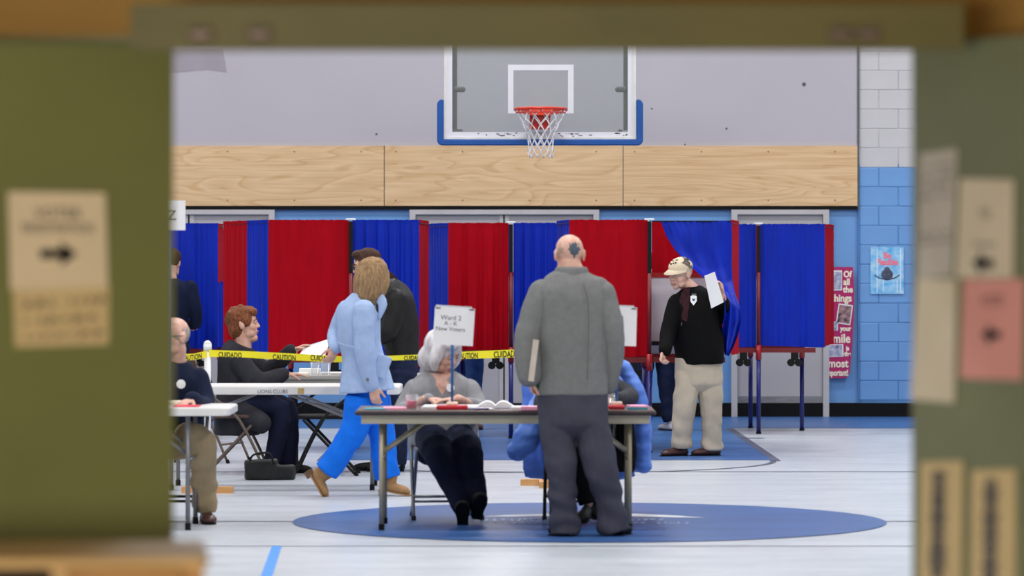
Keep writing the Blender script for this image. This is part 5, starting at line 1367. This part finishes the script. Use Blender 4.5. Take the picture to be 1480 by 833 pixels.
# -- 6. grey-haired woman at the middle table
p = Fig('white-haired woman in grey sweater seated at the brown topped table', 24.6, skin=M_skin2)
p.head(640, 511, -.06, 52, 20, 0, 1.0, 1.05)
p.neck((637, 548, .02), 15, 14)
T = [(641, 640, 0, 46, 31), (640, 610, 0, 46, 31), (638, 585, 0, 45, 30), (637, 562, 0, 45, 29), (636, 547, .01, 36, 24), (636, 538, .02, 18, 17)]
p.torso(p.body, T, 0, .9)
aR = [(604, 566, 0), (586, 596, -.06), (616, 577, -.44)]; aL = [(673, 566, 0), (690, 592, -.1), (662, 577, -.5)]
for a in (aR, aL): p.limb(p.body, a, [12.5, 10.5, 7])
hand(p.body, p.J((617, 577, -.44)), (1, -.25, -.05), (0, 0, -1), -1 * -1, .25, .175)
hand(p.body, p.J((661, 577, -.5)), (-1, -.15, -.08), (0, 0, -1), -1, .25, .175)
lR = [(622, 634, .02), (632, 650, -.42), (672, 738, -.66)]; lL = [(660, 634, .02), (674, 648, -.42), (690, 728, -.62)]
for a in (lR, lL): p.limb(p.body, a, [16, 12, 8])
p.face(M_brow_g)
p.build(gr(648, 757))
q = MB(); P = p.P
q.ell(P(0, -.028, .045), (p.hl * .108, p.hf * .118, p.hu * .108), 22, 14)
q.ell(P(0, -.07, -.04), (p.hl * .108, p.hf * .075, p.hu * .115), 18, 12)
q.loft([P(-.085, .02, .06), P(-.100, .03, -.02), P(-.090, .035, -.085)], [.042, .04, .022], n=12); q.loft([P(.085, .02, .06), P(.098, .03, -.02), P(.088, .035, -.08)], [.04, .038, .02], n=12)
q.ell(P(-.03, .072, .088), (p.hl * .07, p.hf * .04, p.hu * .034))
p.garment('hair', q, hairmat('white hair', (196, 192, 196), (236, 234, 236), (16, 16, 6)), .007, 4, (.01, (18, 18, 6)))
q = MB(); p.torso(q, [(641, 643, 0, 50, 35), (640, 612, 0, 50, 35), (638, 585, 0, 49, 33), (637, 562, 0, 48, 32), (636, 549, .01, 39, 26), (636, 540, .03, 22, 17)], 0, 1, cap=False)
sw = p.garment('sweater', q, M_heather, .009, 4, (.008, (6, 6, 4)))
q = MB(); p.limb(q, [(599, 563, 0), aR[1], (619, 577, -.44)], [15.5, 15, 8.5]); p.garment('sleeve', q, M_heather, .009, 4, (.008, (6, 6, 7)))
q = MB(); p.limb(q, [(678, 563, 0), aL[1], (678, 584, -.3)], [15.5, 15, 11]); p.garment('sleeve', q, M_heather, .009, 4, (.008, (6, 6, 7)))
p.patch('neckline_skin', 622, 541, 654, 572, p.skin, sw, [(0, 0), (.25, -.02), (.75, -.02), (1, 0), (.8, .5), (.55, 1), (.3, .6)], .004)
p.patch('sticker', 645, 555, 657, 567, M_paper, sw, None, .006)
q = MB(); q.loft([p.P(-.088, -.0, -.055), p.P(-.09, .0, -.075)], [.008, .008], sub=1); obj('earring', q, mat('pearl', (240, 236, 230), .25), p.root, smooth=True)
q = MB(); p.pelvis(q, [(641, 632, 0), (641, 652, -.05)], [(46, 33), (42, 30)], side=X)
p.limb(q, [lR[0], lR[1], (654, 700, -.56), (672, 737, -.66)], [25, 23, 18, 14], cap=False); p.limb(q, [lL[0], lL[1], (684, 700, -.55), (690, 727, -.62)], [25, 22, 17, 14], cap=False)
p.garment('jeans', q, mat('navy jeans', (28, 34, 56), .85, var=.25, vscale=10, bump=.15, bscale=400), .009, 4, (.009, (6, 6, 9)))
shoe(p, p.J((669, 766, -.68)), p.J((668, 727, -.82)), M_blksh, .05, .07, up=Vector((0, .5, 1)))
shoe(p, p.J((688, 752, -.66)), p.J((697, 716, -.80)), M_blksh, .05, .07, up=Vector((0, .5, 1)))

# -- 7. person hidden behind the standing man, puffer jacket on the chair
p = Fig('seated person in dark clothes mostly hidden behind man in grey jacket', 24.5)
p.head(836, 505, -.05, 5, 12); p.neck((836, 538, .02), 13)
T = [(838, 640, 0, 42, 30), (838, 600, 0, 42, 30), (838, 562, 0, 42, 28), (837, 545, 0, 34, 23), (836, 534, .02, 16, 15)]
p.torso(p.body, T, 0, .88)
aL = [(880, 556, 0), (910, 574, -.1), (890, 578, -.46)]; aR = [(797, 558, 0), (786, 590, -.1), (815, 577, -.46)]
for a in (aL, aR): p.limb(p.body, a, [11, 9, 6.5])
hand(p.body, p.J((889, 578, -.46)), (-1, -.3, -.05), (0, 0, -1), -1, .3, .17); hand(p.body, p.J((816, 577, -.46)), (1, -.3, -.05), (0, 0, -1), 1, .3, .17)
lR = [(822, 634, 0), (826, 650, -.45), (850, 728, -.5)]; lL = [(858, 634, 0), (868, 648, -.45), (856, 722, -.3)]
for a in (lR, lL): p.limb(p.body, a, [15, 11, 7])
p.face(M_brow_b)
p.build(gr(842, 752))
q = MB(); q.ell(p.P(0, -.02, .04), (p.hl * .09, p.hf * .105, p.hu * .095)); p.garment('hair', q, hairmat('dark brown hair', (44, 28, 22), (84, 56, 42), (30, 30, 14)), .007, 3, (.008, (20, 20, 10)))
q = MB(); p.torso(q, [(838, 642, 0, 46, 34), (838, 600, 0, 46, 33), (838, 562, 0, 46, 31), (837, 546, 0, 38, 26), (836, 536, .02, 19, 17)], 0, 1, cap=False)
for a in (aL, aR): p.limb(q, a, [15, 14, 10])
p.garment('sweater', q, mat('dark grey marl', (60, 60, 66), .85, var=.4, vscale=40), .009, 4, (.007, (6, 6, 4)))
q = MB(); p.pelvis(q, [(838, 630, 0), (838, 650, -.05)], [(42, 32), (40, 30)], side=X)
for a in (lR, lL): p.limb(q, a, [23, 19, 13], cap=False)
p.garment('trousers', q, M_blkcloth, .009, 4, (.008, (6, 6, 9)))
shoe(p, p.J((850, 747, -.5)), p.J((838, 758, -.72)) , M_blksh, .045, .05); shoe(p, p.J((858, 742, -.28)), p.J((862, 752, -.5)), M_blksh, .045, .05)
# puffer jacket hung over that chair
M_puff = mat('cornflower blue nylon', (92, 134, 222), .45, var=.08, vscale=10)
c = at(838, 700, 24.86); pj = thing('puffer_jacket', 'cornflower blue puffer jacket hung over the chair behind man in grey jacket', 'jacket', (c.x, c.y, .45))
def Jd(px, py, d): return at(px, py, d)
q = MB()
q.loft([Jd(790, 668, 24.9), Jd(785, 600, 24.9), Jd(795, 560, 24.9), Jd(838, 540, 24.93), Jd(885, 548, 24.9), Jd(912, 590, 24.9), Jd(922, 672, 24.88)], [.045, .06, .06, .05, .055, .06, .05], n=12)
q.loft([Jd(838, 550, 24.93), Jd(838, 690, 24.93)], [(.42 * .9, .03), (.40 * .9, .03)], n=20, side=X, sub=1)
sculpt('body', q, M_puff, pj, .01, 4, (.012, (3, 3, 11)))
q = MB(); q.loft([Jd(790, 572, 24.8), Jd(775, 605, 24.74), Jd(760, 635, 24.72), Jd(748, 652, 24.72)], [.075, .085, .085, .07], n=14); sculpt('sleeve', q, M_puff, pj, .009, 3, (.012, (6, 6, 14)))
q = MB(); q.loft([Jd(886, 527, 24.72), Jd(902, 534, 24.7), Jd(918, 560, 24.68), Jd(928, 600, 24.7), Jd(929, 640, 24.74), Jd(930, 672, 24.76)], [(.035, .05), (.045, .07), (.045, .08), (.05, .08), (.05, .07), (.05, .06)], n=14, side=X); sculpt('sleeve', q, M_puff, pj, .009, 3, (.012, (6, 6, 14)))
q = MB(); q.rbox(Jd(852, 640, 24.82), (.5, .03, .38), .01); sculpt('lining', q, M_blkcloth, pj, .01, 2, (.01, (6, 6, 6)))
q = MB(); q.loft([Jd(905, 600, 24.6), Jd(908, 640, 24.6), Jd(910, 676, 24.62)], [(.045, .05), (.05, .05), (.04, .04)], n=12, side=X); sculpt('lining', q, M_blkcloth, pj, .009, 2, (.008, (6, 6, 6)))

# -- 8. man in cap coming out of the booth
p = Fig('old man in cream cap and black jacket stepping out of a booth', 32.45, skin=M_skin2)
p.head(984, 395, -.02, -48, 13, -6, 1.03)
p.neck((1001, 420, .02), 11, 10.5)
T = [(1010, 535, 0, 30, 22), (1010, 505, 0, 32, 24), (1006, 472, 0, 33, 25), (1003, 444, 0, 33, 24), (1002, 436, 0, 26, 18), (1001, 421, 0, 12, 11)]
p.torso(p.body, T, -20, .88)
aR = [(978, 438, -.03), (967, 478, -.10), (961, 506, -.24)]; aL = [(1030, 434, .02), (1048, 458, .08), (1043, 428, -.16)]
for a in (aR, aL): p.limb(p.body, a, [10.5, 9, 5.8])
hand(p.body, p.J((960.5, 508, -.24)), (-.25, -.35, -.9), (1, -.6, .2), -1, 1.0, .18)
hand(p.body, p.J((1043, 427, -.20)), (-.12, -.1, 1), (-.9, -.5, 0), -1, .75, .18)
lR = [(993, 540, -.02), (989, 592, -.06), (985, 644, -.02)]; lL = [(1026, 540, .02), (1028, 594, .0), (1029, 645, .04)]
for a in (lR, lL): p.limb(p.body, a, [15, 11, 8])
p.face(M_brow_g)
p.build(gr(1003, 657))
q = MB(); P = p.P
M_cap = mat('cream cap cloth', (224, 206, 178), .8, var=.06, bump=.2, bscale=300)
q.ell(P(0, -.004, .052), (p.hl * .089, p.hf * .114, p.hu * .080), 22, 14)
q2 = MB(); 
cp_ = p.garment('cap', q, M_cap, .006, 3, (.003, (12, 12, 12)))
q = MB(); vs = []; n = 14
for layer in (0, .007):
    for i in range(n + 1):
        a = math.radians(-78 + 156 * i / n)
        for rr_, dz in ((.088, .045), (.17, .022)):
            x = math.sin(a) * (.083 if rr_ < .1 else .088); y = -.012 + math.cos(a) * (.108 if rr_ < .1 else .185)
            vs.append(P(x, y, dz + layer - .25 * x * x * 10 * .2))
m_ = 2 * (n + 1)
fs = [(2 * i, 2 * i + 1, 2 * i + 3, 2 * i + 2) for i in range(n)] + [(m_ + 2 * i + 2, m_ + 2 * i + 3, m_ + 2 * i + 1, m_ + 2 * i) for i in range(n)] + [(2 * i + 1, m_ + 2 * i + 1, m_ + 2 * i + 3, 2 * i + 3) for i in range(n)]
q.add(vs, fs); obj('cap_brim', q, M_cap, cp_, smooth=True)
p.patch('cap_camouflage', 983, 372, 1000, 391, mat('camouflage cloth', (120, 110, 100), .8, rgb2=(60, 58, 66), vscale=40), cp_, [(.2, 0), (.6, .05), (1, .4), (1.05, .9), (.7, .75), (.4, .55), (.15, .45)], .003, parent=cp_)
for k, (x0, y0, x1, y1) in enumerate(((964, 379.5, 967.5, 382), (968, 378.8, 970.5, 381.2), (971, 378, 974, 380.8), (967, 375.8, 971, 377), (972, 374.6, 976.5, 376))):
    p.patch('cap_lettering', x0 + 4, y0 + 1, x1 + 4, y1 + 1, M_ink, cp_, [(0, .3), (.4, 0), (1, .2), (.8, .6), (1, 1), (.3, .9)], .003, parent=cp_)
q = MB(); q.ell(p.P(0, -.014, .012), (p.hl * .0795, p.hf * .0945, p.hu * .078))
p.garment('hair', q, hairmat('short grey hair', (150, 140, 130), (184, 174, 166)), .006, 3, (.004, (40, 40, 20)))
q = MB(); p.torso(q, [(1011, 526, 0, 35, 27), (1010, 503, 0, 37, 28), (1006, 472, 0, 38.5, 28), (1003, 447, 0, 37, 27), (1002, 431, 0, 32, 22), (1001, 421, .01, 22, 17), (1000, 415, .01, 14.5, 13.5)], -20, 1, cap=False)
jk = p.garment('jacket', q, mat('black fleece', (9, 9, 10), .85, var=.2, bump=.2, bscale=250), .009, 4, (.008, (6, 6, 4)))
q = MB(); p.limb(q, [(1000, 424, .0), (999, 415, .0)], [(15.5, 14.5), (14, 13.5)], side=X, sub=1, cap=False); p.garment('collar', q, M_blkcloth, .007, 3, None)
M_bf = MATS['black fleece']
q = MB(); p.limb(q, aR, [13, 12, 9]); p.garment('sleeve', q, M_bf, .009, 4, (.008, (6, 6, 6)))
q = MB(); p.limb(q, [aL[0], aL[1], (1045, 437, -.10)], [13.5, 12, 9.5]); p.garment('sleeve', q, M_bf, .009, 4, (.008, (6, 6, 6)))
p.patch('shirt_front', 981, 416, 998, 465, mat('maroon plaid shirt', (70, 34, 40), .8, rgb2=(36, 22, 28), vscale=30), jk, [(.45, 0), (.95, -.02), (.9, .5), (.72, 1), (.3, .95), (0, .4)], .004)
p.patch('shield_emblem', 998, 427, 1007, 442, M_paper, jk, [(0, .1), (.5, 0), (1, .1), (1, .6), (.5, 1), (0, .6)], .005)
p.patch('emblem_mark', 1000.5, 431.5, 1004.8, 436, M_navymet, jk, [(0, 0), (.3, .4), (.5, .1), (.7, .4), (1, 0), (.8, .9), (.2, .9)], .008)
p.patch('emblem_mark', 1000, 425, 1006.5, 427.5, M_inkg, jk, [(0, 0), (1, 0), (1, 1), (0, 1)], .006)
p.patch('zip_pull', 984.5, 466, 986.5, 472, M_chrome, jk, None, .006)
q = MB(); p.pelvis(q, [(1010, 518, 0), (1010, 550, 0)], [(34, 24), (34.5, 24)], side=X)
p.limb(q, [lR[0], (991, 570, -.04), lR[1], (986, 625, -.04), (985, 648, -.03)], [16.5, 17.5, 15.5, 14.5, 15], cap=False); p.limb(q, [lL[0], (1027, 570, .0), lL[1], (1029, 625, .02), (1029, 649, .03)], [16.5, 17.5, 15.5, 14.5, 15], cap=False)
p.garment('trousers', q, M_khaki, .008, 2, (.012, (6, 6, 6)), extra=hemfold)
e = p.J(lR[2]); shoe(p, Vector((e.x + .05, e.y + .03, 0)), Vector((e.x - .18, e.y - .13, 0)), M_brownsh, .055, .07)
e = p.J(lL[2]); shoe(p, Vector((e.x + .07, e.y + .0, 0)), Vector((e.x - .185, e.y - .09, 0)), M_brownsh, .055, .07)
# folded papers in his raised hand
pa = [at(1018, 399, 32.2), at(1033, 393, 32.15), at(1046, 437, 32.15), at(1028, 446, 32.2)]
q = MB(); q.add(pa + [v + Y * .006 for v in pa], [(3, 2, 1, 0), (4, 5, 6, 7), (0, 1, 5, 4), (1, 2, 6, 5), (2, 3, 7, 6), (3, 0, 4, 7)])
tag(obj('folded_paper', q, M_paper, None, origin=pa[3]), 'folded white papers held up by the old man in cream cap', 'paper')

# -- 9, 10, 11. voters seen in part behind the booths
def voter(label, d, cx, top_m, yaw, legs_m, shoe_m, lean=0.0, coat=M_blkcloth, hm=None, step=.14, foot_px=None):
    k = d / F; fl = HY + CH / k
    p = Fig(label, d); px = lambda m: m / k; zy = lambda m: HY + (CH - m) / k
    f, u, l = frame_of(yaw)
    hh = top_m
    def W(a, b, z):               # a to the person's left, b forward, z up (metres)
        return Vector((xw(cx, d), d, 0)) + l * a + f * b + Z * z
    p.hc = None
    c = W(0, .10 + lean, hh - .125); cpx = CX + c.x / c.y * F; cpy = HY + (CH - c.z) / c.y * F
    p.head(cpx, cpy, c.y - d, yaw, 25)
    p.neck(W(0, .02 + lean, hh - .30), .058 / k)
    rows = [(.48, 0, .17, .115), (.60, .0, .165, .11), (.78, .01 + lean * .3, .17, .11), (.82, .02 + lean * .7, .18, .115)]
    zs = [hh * .50, hh * .60, hh * .72, hh * .80, hh * .845]
    P_ = [W(0, lean * t, z) for t, z in zip((0, .2, .5, .8, 1), zs)]; R_ = [(.16, .11), (.155, .11), (.185, .12), (.185, .105), (.08, .07)]
    p.body.loft(P_, [(a * .88, b * .88) for a, b in R_], n=22, side=l)
    arms = []
    for sx in (-1, 1):
        a = [W(sx * .19, lean * .8, hh * .80), W(sx * .24, .06 + lean * .5, hh * .63), W(sx * .13, .30 + lean, hh * .60)]
        arms.append(a); p.body.loft(a, [.05, .042, .03], n=12)
        hand(p.body, a[2], f + Z * -.1, -Z, -sx, .4, .175)
    lg = []
    for sx in (-1, 1):
        a = [W(sx * .09, 0, hh * .50), W(sx * .10, .02 + sx * step * .3, hh * .28), W(sx * .11, sx * step * .5 - .02, .09)]
        lg.append(a); p.body.loft(a, [.085, .062, .042], n=12)
    p.build(Vector((xw(cx, d), d, 0)), .009)
    q = MB(); q.ell(p.P(0, -.02, .04), (p.hl * .09, p.hf * .105, p.hu * .095)); p.garment('hair', q, hm or MATS['dark brown hair'], .008, 3, (.008, (20, 20, 10)))
    q = MB(); q.loft([W(0, 0, hh * .485)] + P_[1:], [(.185, .135)] + [(a * 1.06, b * 1.1) for a, b in R_[1:]], n=22, side=l, round_cap=False)
    for a in arms: q.loft(a, [.066, .058, .046], n=12)
    p.garment('jacket', q, coat, .011, 4, (.01, (6, 6, 5)))
    q = MB(); q.loft([W(0, 0, hh * .46), W(0, 0, hh * .54)], [(.165, .115), (.165, .115)], n=20, side=l, sub=1)
    for a in lg: q.loft(a, [.098, .082, .075], n=14, round_cap=False)
    p.garment('jeans', q, legs_m, .010, 3, (.012, (6, 6, 9)), extra=hemfold)
    for a in lg:
        e = a[2]; shoe(p, Vector((e.x, e.y, 0)) - f * .07, Vector((e.x, e.y, 0)) + f * .2, shoe_m, .052, .08)
    return p
voter('voter in blue jeans and brown shoes behind the middle red curtain', 37.5, 674, 1.72, 150, M_jean, mat('brown suede shoe', (110, 74, 52), .7))
voter('voter in jeans and white sneakers at the back of the booth with man in cap', 37.3, 948, 1.70, -150, M_denim, mat('white sneaker', (222, 222, 226), .5, var=.05), coat=M_blkcloth)
voter('voter in dark navy jacket at the far left blue booth', 35.5, 245, 1.74, 175, M_denim, M_blksh, coat=M_navycloth)
